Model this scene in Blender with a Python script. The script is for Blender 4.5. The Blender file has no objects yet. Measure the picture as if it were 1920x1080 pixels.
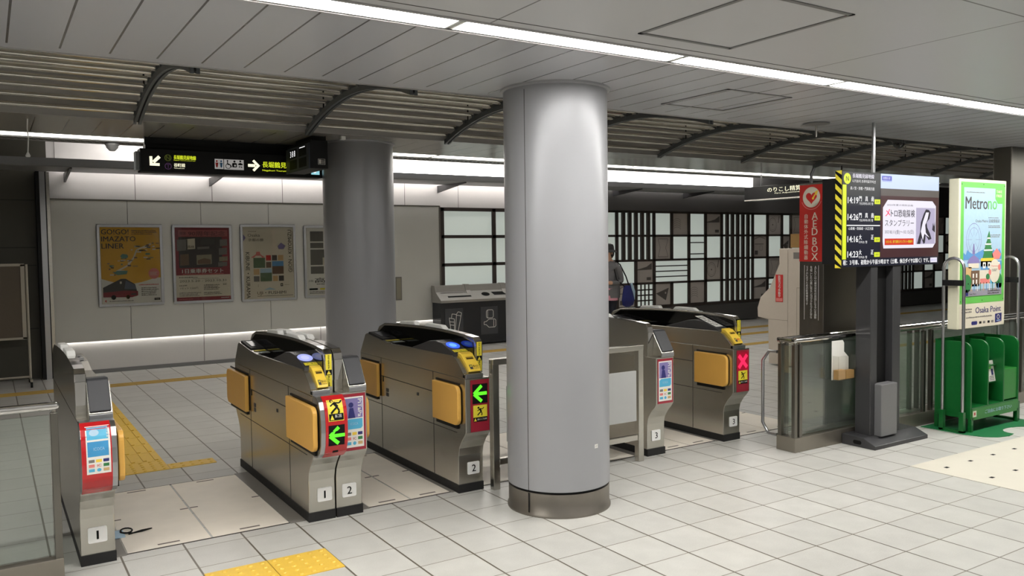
import bpy, bmesh, math, random
from mathutils import Vector, Matrix
random.seed(7)
SC = bpy.context.scene
COL = SC.collection
PI = math.pi

# ------------------------------------------------------------------ camera
CAM_POS = (-3.52004, -3.55396, 1.541225)
F_PX, YAW, PITCH, ROLL = 1541.63, 0.568298, -0.048875, -0.012732
cam = bpy.data.cameras.new('camera')
cam.sensor_width = 36.0
cam.lens = F_PX / 1920 * 36.0
cam.clip_start = 0.05
cam.clip_end = 200
cam_ob = bpy.data.objects.new('camera', cam)
COL.objects.link(cam_ob)
fw = Vector((math.sin(YAW) * math.cos(PITCH), math.cos(YAW) * math.cos(PITCH), math.sin(PITCH)))
rt = Vector((math.cos(YAW), -math.sin(YAW), 0))
up = rt.cross(fw)
rt2 = rt * math.cos(ROLL) + up * math.sin(ROLL)
up2 = -rt * math.sin(ROLL) + up * math.cos(ROLL)
M = Matrix((rt2, up2, -fw)).transposed().to_4x4()
M.translation = Vector(CAM_POS)
cam_ob.matrix_world = M
SC.camera = cam_ob

# ------------------------------------------------------------------ view, world, lights
SC.view_settings.view_transform = 'Standard'
SC.view_settings.look = 'None'
SC.view_settings.gamma = 1.0
SC.view_settings.exposure = 0.80
SC.view_settings.use_curve_mapping = False
SC.cycles.use_denoising = True
SC.cycles.max_bounces = 10
SC.cycles.diffuse_bounces = 5
SC.cycles.glossy_bounces = 5
SC.cycles.transparent_max_bounces = 16
SC.cycles.caustics_reflective = False
SC.cycles.caustics_refractive = False
SC.cycles.sample_clamp_indirect = 4.0
world = bpy.data.worlds.new('station_ambient')
SC.world = world
world.use_nodes = True
world.node_tree.nodes['Background'].inputs[0].default_value = (0.9, 0.95, 1.0, 1)
world.node_tree.nodes['Background'].inputs[1].default_value = 0.12

E_STRIP = 31.0      # ceiling strip luminance
E_FAR = 5.2
def area(name, loc, sx, sy, watts, rot=(0, 0, 0), color=(1, 0.98, 0.95)):
    l = bpy.data.lights.new(name, 'AREA')
    l.shape = 'RECTANGLE'; l.size = sx; l.size_y = sy; l.energy = watts; l.color = color
    o = bpy.data.objects.new(name, l); COL.objects.link(o); o.location = loc; o.rotation_euler = rot
    return o
# added fill lights without fixtures, unseen behind the camera, to brighten the hall
area('hall_fill_light', (1.0, -5.2, 2.44), 16, 1.2, 45)
area('hall_fill_light', (1.0, -8.2, 2.44), 16, 1.2, 60)

# ------------------------------------------------------------------ materials
def lin(c):
    return tuple(((v / 255) / 12.92 if v / 255 <= 0.04045 else ((v / 255 + 0.055) / 1.055) ** 2.4) for v in c)
MATS = {}
def mat(name, rgb, rough=0.5, metal=0.0, emit=0.0, coat=0.0, noise=0.0, nscale=30.0, stretch=None, spec=0.5, ecol=None):
    if name in MATS: return MATS[name]
    m = bpy.data.materials.new(name); m.use_nodes = True
    nt = m.node_tree; b = nt.nodes['Principled BSDF']
    c = lin(rgb)
    b.inputs['Base Color'].default_value = (*c, 1)
    b.inputs['Roughness'].default_value = rough
    b.inputs['Metallic'].default_value = metal
    b.inputs['Specular IOR Level'].default_value = spec
    b.inputs['Coat Weight'].default_value = coat
    b.inputs['Coat Roughness'].default_value = 0.06
    if emit:
        b.inputs['Emission Color'].default_value = (*(lin(ecol) if ecol else c), 1)
        b.inputs['Emission Strength'].default_value = emit
    if noise:
        g = nt.nodes.new('ShaderNodeNewGeometry')
        mp = nt.nodes.new('ShaderNodeMapping')
        nt.links.new(g.outputs['Position'], mp.inputs['Vector'])
        if stretch: mp.inputs['Scale'].default_value = stretch
        n = nt.nodes.new('ShaderNodeTexNoise'); n.inputs['Scale'].default_value = nscale
        n.inputs['Detail'].default_value = 4
        nt.links.new(mp.outputs[0], n.inputs['Vector'])
        r = nt.nodes.new('ShaderNodeMapRange')
        r.inputs[3].default_value = 1 - noise; r.inputs[4].default_value = 1 + noise
        nt.links.new(n.outputs['Fac'], r.inputs[0])
        mx = nt.nodes.new('ShaderNodeVectorMath'); mx.operation = 'SCALE'
        mx.inputs[0].default_value = c
        nt.links.new(r.outputs[0], mx.inputs['Scale'])
        nt.links.new(mx.outputs[0], b.inputs['Base Color'])
        rr = nt.nodes.new('ShaderNodeMapRange')
        rr.inputs[3].default_value = max(0.02, rough - noise * 0.4); rr.inputs[4].default_value = min(1, rough + noise * 0.4)
        nt.links.new(n.outputs['Fac'], rr.inputs[0])
        nt.links.new(rr.outputs[0], b.inputs['Roughness'])
    MATS[name] = m
    return m

def glassmat(name, tint, refl=0.06, haze=0.0):
    if name in MATS: return MATS[name]
    m = bpy.data.materials.new(name); m.use_nodes = True
    nt = m.node_tree
    for n in list(nt.nodes): nt.nodes.remove(n)
    out = nt.nodes.new('ShaderNodeOutputMaterial')
    tr = nt.nodes.new('ShaderNodeBsdfTransparent'); tr.inputs[0].default_value = (*lin(tint), 1)
    gl = nt.nodes.new('ShaderNodeBsdfGlossy'); gl.inputs['Roughness'].default_value = 0.03
    lw = nt.nodes.new('ShaderNodeLayerWeight'); lw.inputs[0].default_value = 0.5
    pw = nt.nodes.new('ShaderNodeMath'); pw.operation = 'POWER'; pw.inputs[1].default_value = 5
    nt.links.new(lw.outputs['Facing'], pw.inputs[0])
    fr = nt.nodes.new('ShaderNodeMath'); fr.operation = 'MULTIPLY_ADD'; fr.inputs[1].default_value = 0.9; fr.inputs[2].default_value = refl
    nt.links.new(pw.outputs[0], fr.inputs[0])
    mx = nt.nodes.new('ShaderNodeMixShader')
    nt.links.new(fr.outputs[0], mx.inputs[0]); nt.links.new(tr.outputs[0], mx.inputs[1]); nt.links.new(gl.outputs[0], mx.inputs[2])
    if haze:      # pale diffuse veil mixed in to imitate light reflected by the glass
        df = nt.nodes.new('ShaderNodeBsdfDiffuse'); df.inputs[0].default_value = (.42, .46, .42, 1)
        m2 = nt.nodes.new('ShaderNodeMixShader'); m2.inputs[0].default_value = haze
        nt.links.new(mx.outputs[0], m2.inputs[1]); nt.links.new(df.outputs[0], m2.inputs[2]); nt.links.new(m2.outputs[0], out.inputs[0])
    else: nt.links.new(mx.outputs[0], out.inputs[0])
    MATS[name] = m
    return m

def seam_mat(name, base, line, px, ox, wx, py, oy, wy, rough, speck=0.0, tilevar=0.0, ymax=None, ymin=None, line2=None, spec=0.5):
    """flat panels with dark joints at x = ox + k*px and y = oy + k*py (0 = none)"""
    m = bpy.data.materials.new(name); m.use_nodes = True
    nt = m.node_tree; b = nt.nodes['Principled BSDF']; L = nt.links.new
    g = nt.nodes.new('ShaderNodeNewGeometry'); sp = nt.nodes.new('ShaderNodeSeparateXYZ'); L(g.outputs['Position'], sp.inputs[0])
    def mth(op, a, bb=None, cc=None):
        n = nt.nodes.new('ShaderNodeMath'); n.operation = op
        for k, v in enumerate((a, bb, cc)):
            if v is None: continue
            if isinstance(v, (int, float)): n.inputs[k].default_value = v
            else: L(v, n.inputs[k])
        return n.outputs[0]
    def dist(c, p, o):
        q = mth('DIVIDE', mth('SUBTRACT', c, o), p)
        fr = mth('SUBTRACT', q, mth('FLOOR', mth('ADD', q, 0.5)))
        return mth('MULTIPLY', mth('ABSOLUTE', fr), p), mth('FLOOR', q)
    col = nt.nodes.new('ShaderNodeRGB'); col.outputs[0].default_value = (*lin(base), 1)
    cur = col.outputs[0]
    ix = iy = None
    if px: dx, ix = dist(sp.outputs[0], px, ox)
    if py: dy, iy = dist(sp.outputs[1], py, oy)
    if speck:
        for sc, det, amt in ((7, 6, speck), (160, 2, speck * 0.8)):
            n = nt.nodes.new('ShaderNodeTexNoise'); n.inputs['Scale'].default_value = sc; n.inputs['Detail'].default_value = det
            L(g.outputs['Position'], n.inputs['Vector'])
            r = nt.nodes.new('ShaderNodeMapRange'); r.inputs[1].default_value = 0.3; r.inputs[2].default_value = 0.7
            r.inputs[3].default_value = 1 - amt; r.inputs[4].default_value = 1 + amt
            L(n.outputs['Fac'], r.inputs[0])
            s = nt.nodes.new('ShaderNodeVectorMath'); s.operation = 'SCALE'; L(cur, s.inputs[0]); L(r.outputs[0], s.inputs['Scale']); cur = s.outputs[0]
    if tilevar and px and py:
        cb = nt.nodes.new('ShaderNodeCombineXYZ'); L(ix, cb.inputs[0]); L(iy, cb.inputs[1])
        w = nt.nodes.new('ShaderNodeTexWhiteNoise'); L(cb.outputs[0], w.inputs[0])
        r = nt.nodes.new('ShaderNodeMapRange'); r.inputs[3].default_value = 1 - tilevar; r.inputs[4].default_value = 1 + tilevar
        L(w.outputs[0], r.inputs[0])
        s = nt.nodes.new('ShaderNodeVectorMath'); s.operation = 'SCALE'; L(cur, s.inputs[0]); L(r.outputs[0], s.inputs['Scale']); cur = s.outputs[0]
    def lay(cur, fac, c):
        mx = nt.nodes.new('ShaderNodeMix'); mx.data_type = 'RGBA'
        L(fac, mx.inputs[0]); L(cur, mx.inputs[6]); mx.inputs[7].default_value = (*lin(c), 1)
        return mx.outputs[2]
    if py: cur = lay(cur, mth('LESS_THAN', dy, wy), line2 or line)
    if px:
        f = mth('LESS_THAN', dx, wx)
        if ymax is not None: f = mth('MULTIPLY', f, mth('LESS_THAN', sp.outputs[1], ymax))
        if ymin is not None: f = mth('MULTIPLY', f, mth('GREATER_THAN', sp.outputs[1], ymin))
        cur = lay(cur, f, line)
    L(cur, b.inputs['Base Color'])
    b.inputs['Roughness'].default_value = rough
    b.inputs['Specular IOR Level'].default_value = spec
    return m

STEEL = mat('brushed_stainless', (200, 197, 189), 0.27, 1.0, noise=0.02, nscale=4, stretch=(.6, .6, 12))
STEEL_D = mat('dark_stainless', (128, 125, 118), 0.36, 1.0, noise=0.02, nscale=4)
CHROME = mat('chrome', (215, 213, 210), 0.08, 1.0)
TUBEM = mat('polished_tube', (190, 187, 180), 0.16, 1.0)
ALU = mat('satin_aluminium', (176, 177, 180), 0.3, 1.0, noise=0.04)
COLM = mat('silver_column_paint', (166, 167, 171), 0.32, 0.24, noise=0.004, nscale=3, spec=0.2)
BLACK = mat('black_plastic', (20, 20, 21), 0.55, noise=0.1, spec=0.3)
GLOSSBLK = mat('gloss_black_acrylic', (7, 7, 9), 0.06, coat=0.3, noise=0.02)
RUBBER = mat('black_rubber', (26, 26, 27), 0.6, noise=0.15)
DGREY = mat('dark_grey_plastic', (58, 58, 60), 0.38, noise=0.05)
SLAB = mat('charcoal_cover', (50, 51, 55), 0.5, noise=0.03)
SEAM = mat('seam_shadow', (52, 49, 44), 0.6, noise=0.02)
WHITE = mat('white_plastic', (240, 240, 238), 0.55, noise=0.03)
PAPER = mat('white_paper', (232, 231, 226), 0.6, noise=0.03)
CREAM = mat('cream_paint', (222, 220, 196), 0.45, noise=0.03)
ORANGE = mat('orange_flap', (228, 176, 86), 0.34, noise=0.04, nscale=9)
YELLOW = mat('yellow_plastic', (240, 204, 74), 0.35, noise=0.04)
YLABEL = mat('yellow_label', (236, 220, 66), 0.4, noise=0.03)
MAROON = mat('maroon_panel', (150, 34, 52), 0.3, noise=0.04)
RED = mat('red_panel', (184, 24, 30), 0.22, coat=0.4, noise=0.04)
REDINK = mat('red_ink', (205, 44, 40), 0.5, noise=0.04)
INK = mat('black_ink', (16, 16, 16), 0.7, noise=0.05, spec=0.2)
GREYINK = mat('grey_ink', (120, 116, 112), 0.55, noise=0.05)
DGREYINK = mat('dark_grey_ink', (66, 62, 60), 0.55, noise=0.05)
BEIGE = mat('beige_enamel', (202, 191, 178), 0.45, noise=0.03)
PALE = mat('pale_cream_print', (222, 214, 196), 0.5, noise=0.04)
GOLD = mat('golden_print', (226, 172, 40), 0.5, noise=0.04)
BLUEINK = mat('sky_blue_print', (84, 176, 214), 0.45, noise=0.06)
LBLUE = mat('pale_blue_print', (166, 196, 218), 0.45, noise=0.06)
PURPLE = mat('lavender_print', (132, 122, 176), 0.45, noise=0.05)
NAVY = mat('navy_print', (42, 44, 110), 0.45, noise=0.05)
GREENINK = mat('leaf_green_print', (104, 190, 86), 0.45, noise=0.05)
DGREENINK = mat('deep_green_print', (54, 126, 72), 0.5, noise=0.08)
TEALINK = mat('teal_print', (92, 140, 128), 0.5, noise=0.08)
PINKINK = mat('pink_print', (226, 130, 124), 0.5, noise=0.06)
WINE = mat('wine_print', (136, 30, 44), 0.5, noise=0.05)
BROWNINK = mat('brown_print', (110, 84, 64), 0.5, noise=0.1)
TAN = mat('tan_print', (206, 170, 118), 0.5, noise=0.06)
GREEN = mat('green_enamel', (16, 94, 40), 0.3, noise=0.05)
GREEN_L = mat('bright_green_enamel', (40, 124, 48), 0.35, noise=0.04)
MATGREEN = mat('green_sheet', (30, 112, 66), 0.4, noise=0.06)
TACT = mat('tactile_yellow', (232, 192, 76), 0.45, noise=0.08, nscale=25)
TACT_D = mat('tactile_yellow_worn', (196, 164, 84), 0.5, noise=0.1, nscale=12)
PLATE = mat('pale_aisle_plate', (248, 240, 227), 0.5, noise=0.08, nscale=7)
PLATE_W = mat('cream_floor_inset', (216, 211, 197), 0.5, noise=0.04, nscale=8)
CEILW = mat('ceiling_paint', (176, 174, 174), 0.3, noise=0.02)
TRIMG = mat('grey_trim_paint', (118, 118, 118), 0.4, noise=0.03)
BEAMG = mat('trough_grey_paint', (128, 129, 131), 0.4, noise=0.03)
RECESS = mat('recess_grey', (232, 227, 216), 0.5, noise=0.03)
RIB = mat('rib_grey_paint', (84, 88, 90), 0.45, noise=0.05)
MONG = mat('graphite_paint', (66, 66, 68), 0.35, 0.3, noise=0.04)
MONG_L = mat('mid_grey_paint', (116, 116, 118), 0.4, 0.2, noise=0.04)
GLASS = glassmat('clear_glass', (244, 248, 245), .11, .07)
TINTED = glassmat('poster_cover', (240, 240, 238), .03)
CLEAR = glassmat('clear_acrylic', (248, 248, 246))
LAMP = mat('lamp_diffuser', (255, 255, 255), 0.4, emit=E_STRIP, ecol=(255, 252, 246))
LAMPF = mat('corridor_lamp_diffuser', (255, 255, 255), 0.4, emit=E_FAR, ecol=(255, 250, 238))
COVE = mat('cove_tube', (255, 255, 255), 0.4, emit=9.5, ecol=(255, 252, 248))
COVEL = mat('cove_tube_lower', (255, 255, 255), 0.4, emit=4.2, ecol=(255, 250, 246))
def lit(name, rgb, e=1.0): return mat(name, tuple(v * .25 for v in rgb), 0.4, emit=e * 0.62, ecol=rgb)
E_W = lit('lit_white', (250, 250, 250), 1.0)
E_CREAM = lit('lit_cream', (255, 250, 214), 1.1)
E_Y = lit('lit_yellow', (226, 240, 44), 0.9)
E_GRN = lit('lit_green_led', (96, 250, 40), 1.2)
E_RED = lit('lit_red_led', (255, 36, 84), 1.3)
E_BLUE = lit('lit_blue_reader', (52, 92, 255), 1.5)
E_BLUE2 = lit('lit_blue_reader_core', (96, 150, 255), 1.6)
E_LAV = lit('lit_lavender_reader', (178, 186, 255), 0.9)
E_NAVY = lit('lit_navy_screen', (8, 12, 36), 0.8)
E_GREYS = lit('lit_charcoal_screen', (58, 60, 62), 0.7)
E_SKY = lit('lit_pale_blue_screen', (202, 218, 250), 0.95)
E_MAR = lit('lit_maroon_screen', (70, 34, 38), 0.8)
E_PAPER = lit('lit_pale_screen', (232, 228, 240), 0.95)
E_TEXT = lit('lit_dark_text', (56, 50, 66), 0.5)
E_ORG = lit('lit_red_banner', (206, 52, 30), 0.95)
E_LILAC = lit('lit_lilac_screen', (186, 178, 206), 0.85)
E_BLU3 = lit('lit_blue_tag', (92, 96, 200), 0.9)

# ------------------------------------------------------------------ mesh helpers
class MB:
    def __init__(s): s.v = []; s.f = []; s.m = []; s.mats = []; s.sm = []
    def mi(s, m):
        if m not in s.mats: s.mats.append(m)
        return s.mats.index(m)
    def face(s, idx, m, sm=False): s.f.append(tuple(idx)); s.m.append(s.mi(m)); s.sm.append(sm)
    def add(s, pts):
        n = len(s.v); s.v.extend(tuple(p) for p in pts); return list(range(n, n + len(pts)))
    def box(s, x0, x1, y0, y1, z0, z1, m):
        i = s.add([(x, y, z) for z in (z0, z1) for y in (y0, y1) for x in (x0, x1)])
        for q in ((0, 2, 3, 1), (4, 5, 7, 6), (0, 1, 5, 4), (2, 6, 7, 3), (0, 4, 6, 2), (1, 3, 7, 5)): s.face([i[k] for k in q], m)
        return s
    def prism(s, poly, ax, a0, a1, m, sm=False):
        def P(p, a): return {'x': (a, p[0], p[1]), 'y': (p[0], a, p[1]), 'z': (p[0], p[1], a)}[ax]
        n = len(poly); A = s.add([P(p, a0) for p in poly]); B = s.add([P(p, a1) for p in poly])
        s.face(A[::-1], m); s.face(B, m)
        for k in range(n): s.face((A[k], A[(k + 1) % n], B[(k + 1) % n], B[k]), m, sm)
        return s
    def tube(s, pts, r, m, n=10, caps=True, closed=False):
        pts = [Vector(p) for p in pts]; rings = []; N = len(pts)
        prev = None
        for k, p in enumerate(pts):
            if closed: t = pts[(k + 1) % N] - pts[k - 1]
            else: t = pts[min(k + 1, N - 1)] - pts[max(k - 1, 0)]
            t.normalize()
            if prev is None:
                a = Vector((0, 0, 1)) if abs(t.z) < 0.9 else Vector((1, 0, 0))
                u = t.cross(a).normalized()
            else:
                u = (prev - t * prev.dot(t)).normalized()
            prev = u; w = t.cross(u)
            rr = r[k] if isinstance(r, (list, tuple)) else r
            rings.append(s.add([p + (u * math.cos(2 * PI * j / n) + w * math.sin(2 * PI * j / n)) * rr for j in range(n)]))
        for k in range(N if closed else N - 1):
            A, B = rings[k], rings[(k + 1) % N]
            for j in range(n): s.face((A[j], A[(j + 1) % n], B[(j + 1) % n], B[j]), m, True)
        if caps and not closed: s.face(rings[0][::-1], m); s.face(rings[-1], m)
        return s
    def lathe(s, prof, cx, cy, m, n=48, a0=0, a1=2 * PI, caps=True):
        full = abs(a1 - a0 - 2 * PI) < 1e-6; K = n if full else n + 1; rings = []
        for r, z in prof: rings.append(s.add([(cx + r * math.cos(a0 + (a1 - a0) * k / n), cy + r * math.sin(a0 + (a1 - a0) * k / n), z) for k in range(K)]))
        for A, B in zip(rings, rings[1:]):
            for k in range(n): s.face((A[k], A[(k + 1) % K], B[(k + 1) % K], B[k]), m, True)
        if caps and full:
            s.face(rings[0][::-1], m); s.face(rings[-1], m)
        return s
    def cyl(s, cx, cy, z0, z1, r, m, n=20): return s.lathe([(r, z0), (r, z1)], cx, cy, m, n)
    def ball(s, c, r, m, n=12):
        c = Vector(c); rz = r if isinstance(r, (tuple, list)) else (r, r, r)
        rings = []
        for i in range(n // 2 + 1):
            th = PI * i / (n // 2)
            rings.append(s.add([(c.x + rz[0] * math.sin(th) * math.cos(2 * PI * k / n), c.y + rz[1] * math.sin(th) * math.sin(2 * PI * k / n), c.z + rz[2] * math.cos(th)) for k in range(n)]))
        for A, B in zip(rings, rings[1:]):
            for k in range(n): s.face((A[k], A[(k + 1) % n], B[(k + 1) % n], B[k]), m, True)
        return s
    def build(s, name, parent=None, bevel=0, seg=2, org=None):
        o0 = Vector(org) if org is not None else (Vector(parent['_o']) if parent is not None and '_o' in parent else Vector((0, 0, 0)))
        me = bpy.data.meshes.new(name)
        me.from_pydata([tuple(Vector(p) - o0) for p in s.v], [], s.f)
        for m in s.mats: me.materials.append(m)
        me.polygons.foreach_set('material_index', s.m)
        me.polygons.foreach_set('use_smooth', s.sm)
        bm = bmesh.new(); bm.from_mesh(me)
        bmesh.ops.remove_doubles(bm, verts=bm.verts, dist=1e-6)
        bmesh.ops.recalc_face_normals(bm, faces=bm.faces)
        for e in bm.edges:
            if len(e.link_faces) != 2 or e.link_faces[0].smooth != e.link_faces[1].smooth or e.calc_face_angle(0) > 0.8: e.smooth = False
        bm.to_mesh(me); bm.free()
        me.update()
        o = bpy.data.objects.new(name, me); COL.objects.link(o)
        if parent is not None:
            o.parent = parent; o['_o'] = tuple(parent['_o'])
        else:
            o.location = o0; o['_o'] = tuple(o0)
        if bevel:
            b = o.modifiers.new('bevel', 'BEVEL'); b.width = bevel; b.segments = seg; b.limit_method = 'ANGLE'; b.angle_limit = math.radians(35)
        return o

def thing(name, loc, label, cat, group=None):
    o = bpy.data.objects.new(name, None); COL.objects.link(o); o.location = loc; o.empty_display_size = 0.1
    o['_o'] = tuple(loc); o['label'] = label; o['category'] = cat
    if group: o['group'] = group
    return o
def tag(o, label, cat, group=None):
    o['label'] = label; o['category'] = cat
    if group: o['group'] = group
    return o
def struct(o): o['kind'] = 'structure'; return o

# ---- lettering
_tc = {}
def glyphs(s, bold=False):
    k = (s, bold)
    if k in _tc: return _tc[k]
    cu = bpy.data.curves.new('lettering', 'FONT'); cu.body = s; cu.size = 1.0; cu.resolution_u = 2
    ob = bpy.data.objects.new('lettering', cu); COL.objects.link(ob)
    dg = bpy.context.evaluated_depsgraph_get()
    me = bpy.data.meshes.new_from_object(ob.evaluated_get(dg))
    vs = [(v.co.x, v.co.y) for v in me.vertices]; fs = [tuple(p.vertices) for p in me.polygons]
    bpy.data.objects.remove(ob); bpy.data.curves.remove(cu); bpy.data.meshes.remove(me)
    _tc[k] = (vs, fs); return _tc[k]

class Print:
    """2-D artwork laid on a surface given by fmap(u, v, lift) -> xyz"""
    EPS = 0.0005
    def __init__(s, mb, fmap): s.mb = mb; s.f = fmap
    def poly(s, pts, m, lay=2):
        s.mb.face(s.mb.add([s.f(u, v, lay * s.EPS) for u, v in pts]), m)
    def rect(s, u0, v0, u1, v1, m, lay=1, seg=1):
        for k in range(seg):
            a, b = v0 + (v1 - v0) * k / seg, v0 + (v1 - v0) * (k + 1) / seg
            s.poly([(u0, a), (u1, a), (u1, b), (u0, b)], m, lay)
    def ell(s, cu, cv, ru, rv, m, lay=2, n=28):
        s.poly([(cu + ru * math.cos(2 * PI * k / n), cv + rv * math.sin(2 * PI * k / n)) for k in range(n)], m, lay)
    def ring(s, cu, cv, ru, rv, t, m, lay=2, n=32, a0=0, a1=2 * PI):
        for k in range(n):
            a, b = a0 + (a1 - a0) * k / n, a0 + (a1 - a0) * (k + 1) / n
            s.poly([(cu + ru * math.cos(a), cv + rv * math.sin(a)), (cu + ru * math.cos(b), cv + rv * math.sin(b)),
                    (cu + (ru - t) * math.cos(b), cv + (rv - t) * math.sin(b)), (cu + (ru - t) * math.cos(a), cv + (rv - t) * math.sin(a))], m, lay)
    def line(s, pts, w, m, lay=3):
        for (a, b), (c, d) in zip(pts, pts[1:]):
            l = math.hypot(c - a, d - b) or 1; nx, ny = -(d - b) / l * w / 2, (c - a) / l * w / 2
            s.poly([(a + nx, b + ny), (c + nx, d + ny), (c - nx, d - ny), (a - nx, b - ny)], m, lay)
    def text(s, t, u, v, h, m, al='l', w=None, bold=False, rot=0, lay=4, cap=True):
        """(u, v): lower left / lower middle / lower right of the text box of height h (and width w)"""
        vs, fs = glyphs(t, bold)
        if not vs: return
        x0, x1 = min(p[0] for p in vs), max(p[0] for p in vs); y0, y1 = min(p[1] for p in vs), max(p[1] for p in vs)
        sy = h / max(1e-6, y1 - y0); sx = sy if w is None else w / max(1e-6, x1 - x0)
        W = (x1 - x0) * sx; o = {'l': 0, 'c': -W / 2, 'r': -W}[al]
        c, sn = math.cos(rot), math.sin(rot)
        P = []
        for x, y in vs:
            a, b = (x - x0) * sx + o, (y - y0) * sy
            P.append(s.f(u + a * c - b * sn, v + a * sn + b * c, lay * s.EPS))
        i = s.mb.add(P)
        for q in fs: s.mb.face([i[k] for k in q], m)
        if bold:
            d = Vector(s.f(u + .035 * h * c, v + .035 * h * sn, (lay + .5) * s.EPS)) - Vector(s.f(u, v, lay * s.EPS))
            i = s.mb.add([Vector(p) + d for p in P])
            for q in fs: s.mb.face([i[k] for k in q], m)
    def vtext(s, t, u, v, size, step, m, bold=False, lay=4):
        """column of letters, (u, v) = middle top"""
        for k, ch in enumerate(t):
            vs, fs = glyphs(ch, bold)
            if not vs: continue
            x0, x1 = min(p[0] for p in vs), max(p[0] for p in vs); y0, y1 = min(p[1] for p in vs), max(p[1] for p in vs)
            sc = size / max(x1 - x0, y1 - y0, 0.4)
            cu, cv = u, v - step * (k + 0.5)
            for dx, lf in (((0, 0), (.04 * size, .5)) if bold else ((0, 0),)):
                i = s.mb.add([s.f(cu + dx + (x - (x0 + x1) / 2) * sc, cv + (y - (y0 + y1) / 2) * sc, (lay + lf) * s.EPS) for x, y in vs])
                for q in fs: s.mb.face([i[j] for j in q], m)
    def scrib(s, u0, v0, u1, v1, m, lay=3, rows=1, fill=0.8, seed=1):
        """lines of small print too fine to read"""
        r = random.Random(seed); hh = (v1 - v0) / rows
        for k in range(rows):
            x = u0; y = v0 + hh * k + hh * 0.22
            end = u1 - (u1 - u0) * r.random() * (1 - fill)
            while x < end:
                w = hh * (0.4 + r.random() * 0.9)
                s.rect(x, y, min(x + w * 0.8, end), y + hh * (0.35 + 0.25 * r.random()), m, lay)
                x += w
def front(x0, y, z0):   # artwork on a wall facing -Y; u to the right, v up
    return lambda u, v, e: (x0 + u, y - e, z0 + v)
def leftface(x, y0, z0):  # artwork facing -X; u runs towards the camera side (-Y)
    return lambda u, v, e: (x - e, y0 - u, z0 + v)
def rr(x0, y0, x1, y1, r, n=4, corners=(1, 1, 1, 1)):
    pts = []
    for (cx, cy, a), on in zip(((x1, y1, 0), (x0, y1, 1), (x0, y0, 2), (x1, y0, 3)), corners):
        if not on or r <= 0: pts.append((cx, cy)); continue
        ox = cx - r if cx == x1 else cx + r; oy = cy - r if cy == y1 else cy + r
        for k in range(n + 1):
            t = (a + k / n) * PI / 2; pts.append((ox + r * math.cos(t), oy + r * math.sin(t)))
    return pts

# ================================================================== SETTING
CZ = 2.465
WY = 8.16
FLOOR = seam_mat('station_floor_tile', (196, 195, 190), (98, 91, 79), 0.3, 0.0, 0.0048, 0.3, 0.0, 0.003, 0.36, speck=0.045, tilevar=0.045, line2=(120, 113, 101), spec=0.45)
struct(MB().box(-10, 22, -10.5, 8.3, -0.2, 0, FLOOR).build('floor'))
CEIL_N = seam_mat('ceiling_panel_wide', (196, 196, 198), (110, 108, 108), 1.925, 0.187, 0.004, 1.25, -1.80, 0.004, 0.42, spec=0.35)
CEIL_B = seam_mat('ceiling_panel_narrow', (184, 185, 190), (92, 90, 90), 0.2045, -3.41, 0.0045, 0, 0, 0, 0.24, ymax=0.705, spec=0.5)
CEIL_F = seam_mat('ceiling_panel_far', (150, 146, 140), (96, 92, 86), 0.2045, -3.41, 0.004, 0, 0, 0, 0.2, ymin=2.9, spec=0.6)
LIP = mat('ceiling_lip', (168, 166, 164), 0.35, noise=0.02)
mb = MB()
mb.box(-10, 22, -10.5, -0.625, CZ, CZ + 0.06, CEIL_N)
mb.box(-10, 22, -0.445, 0.79, CZ, CZ + 0.06, CEIL_B)
mb.box(-10, 22, 2.74, 3.70, CZ, CZ + 0.06, CEIL_F)
mb.box(-10, 22, 0.79, 0.80, CZ - 0.004, 2.95, LIP).box(-10, 22, 2.73, 2.74, CZ - 0.004, 2.95, LIP)
mb.box(-10, 22, 0.80, 2.73, 2.74, 2.95, RECESS)
mb.box(-10, 22, -0.7, 0.80, 2.9, 2.95, RECESS)
mb.box(-10, 22, 3.95, 4.14, CZ - 0.01, CZ + 0.02, TRIMG)
mb.box(-10, 22, 4.14, 4.17, CZ - 0.01, 3.3, TRIMG)
mb.box(-10, 22, 4.14, 8.3, 3.25, 3.3, CEILW)
mb.box(-10, 22, 3.70, 4.14, 2.62, 2.66, TRIMG)
struct(mb.build('ceiling'))
# perforated strip beside the far lamps
mb = MB()
for k in range(260):
    mb.box(-4.5 + k * 0.05, -4.475 + k * 0.05, 4.0, 4.025, CZ - 0.0115, CZ - 0.0095, SEAM)
    mb.box(-4.475 + k * 0.05, -4.45 + k * 0.05, 4.05, 4.075, CZ - 0.0115, CZ - 0.0095, SEAM)
struct(mb.build('trim_1'))
# light-joint rails along the near lamp row
mb = MB()
for y in (-0.625, -0.455): mb.box(-10, 22, y, y + 0.012, CZ - 0.006, CZ + 0.05, CEILW)
mb.box(-10, 22, -0.69, -0.684, CZ - 0.001, CZ + 0.002, SEAM)
struct(mb.build('trim_2'))

# back wall: white upper wall, proud grey panels, lit recess at the foot, dark bay at the left
WALLW = mat('white_wall_panel', (214, 211, 208), 0.42, noise=0.02)
PANEL = mat('grey_wall_panel', (202, 202, 196), 0.36, noise=0.05, nscale=2.2)
DARKW = mat('dark_shutter_panel', (74, 72, 62), 0.5, noise=0.05, nscale=3)
CHAR = mat('charcoal_wall_panel', (78, 77, 76), 0.45, noise=0.03)
mb = MB(); mb.box(-2.85, 5.9, WY, WY + 0.1, 0, 3.3, WALLW); mb.box(5.9, 22, WY, WY + 0.1, 0, 3.3, CHAR)
mb.box(5.9, 9.9, WY - 0.012, WY, 2.68, 3.25, WALLW)
mb.box(-10, -2.85, WY, WY + 0.1, 0, 3.3, DARKW)
for x in (-1.85, -0.885, 0.085, 1.05, 2.0, 2.95, 3.9): mb.box(x - .003, x + .003, WY - .001, WY + .002, 2.2, 2.6, SEAM)
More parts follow.
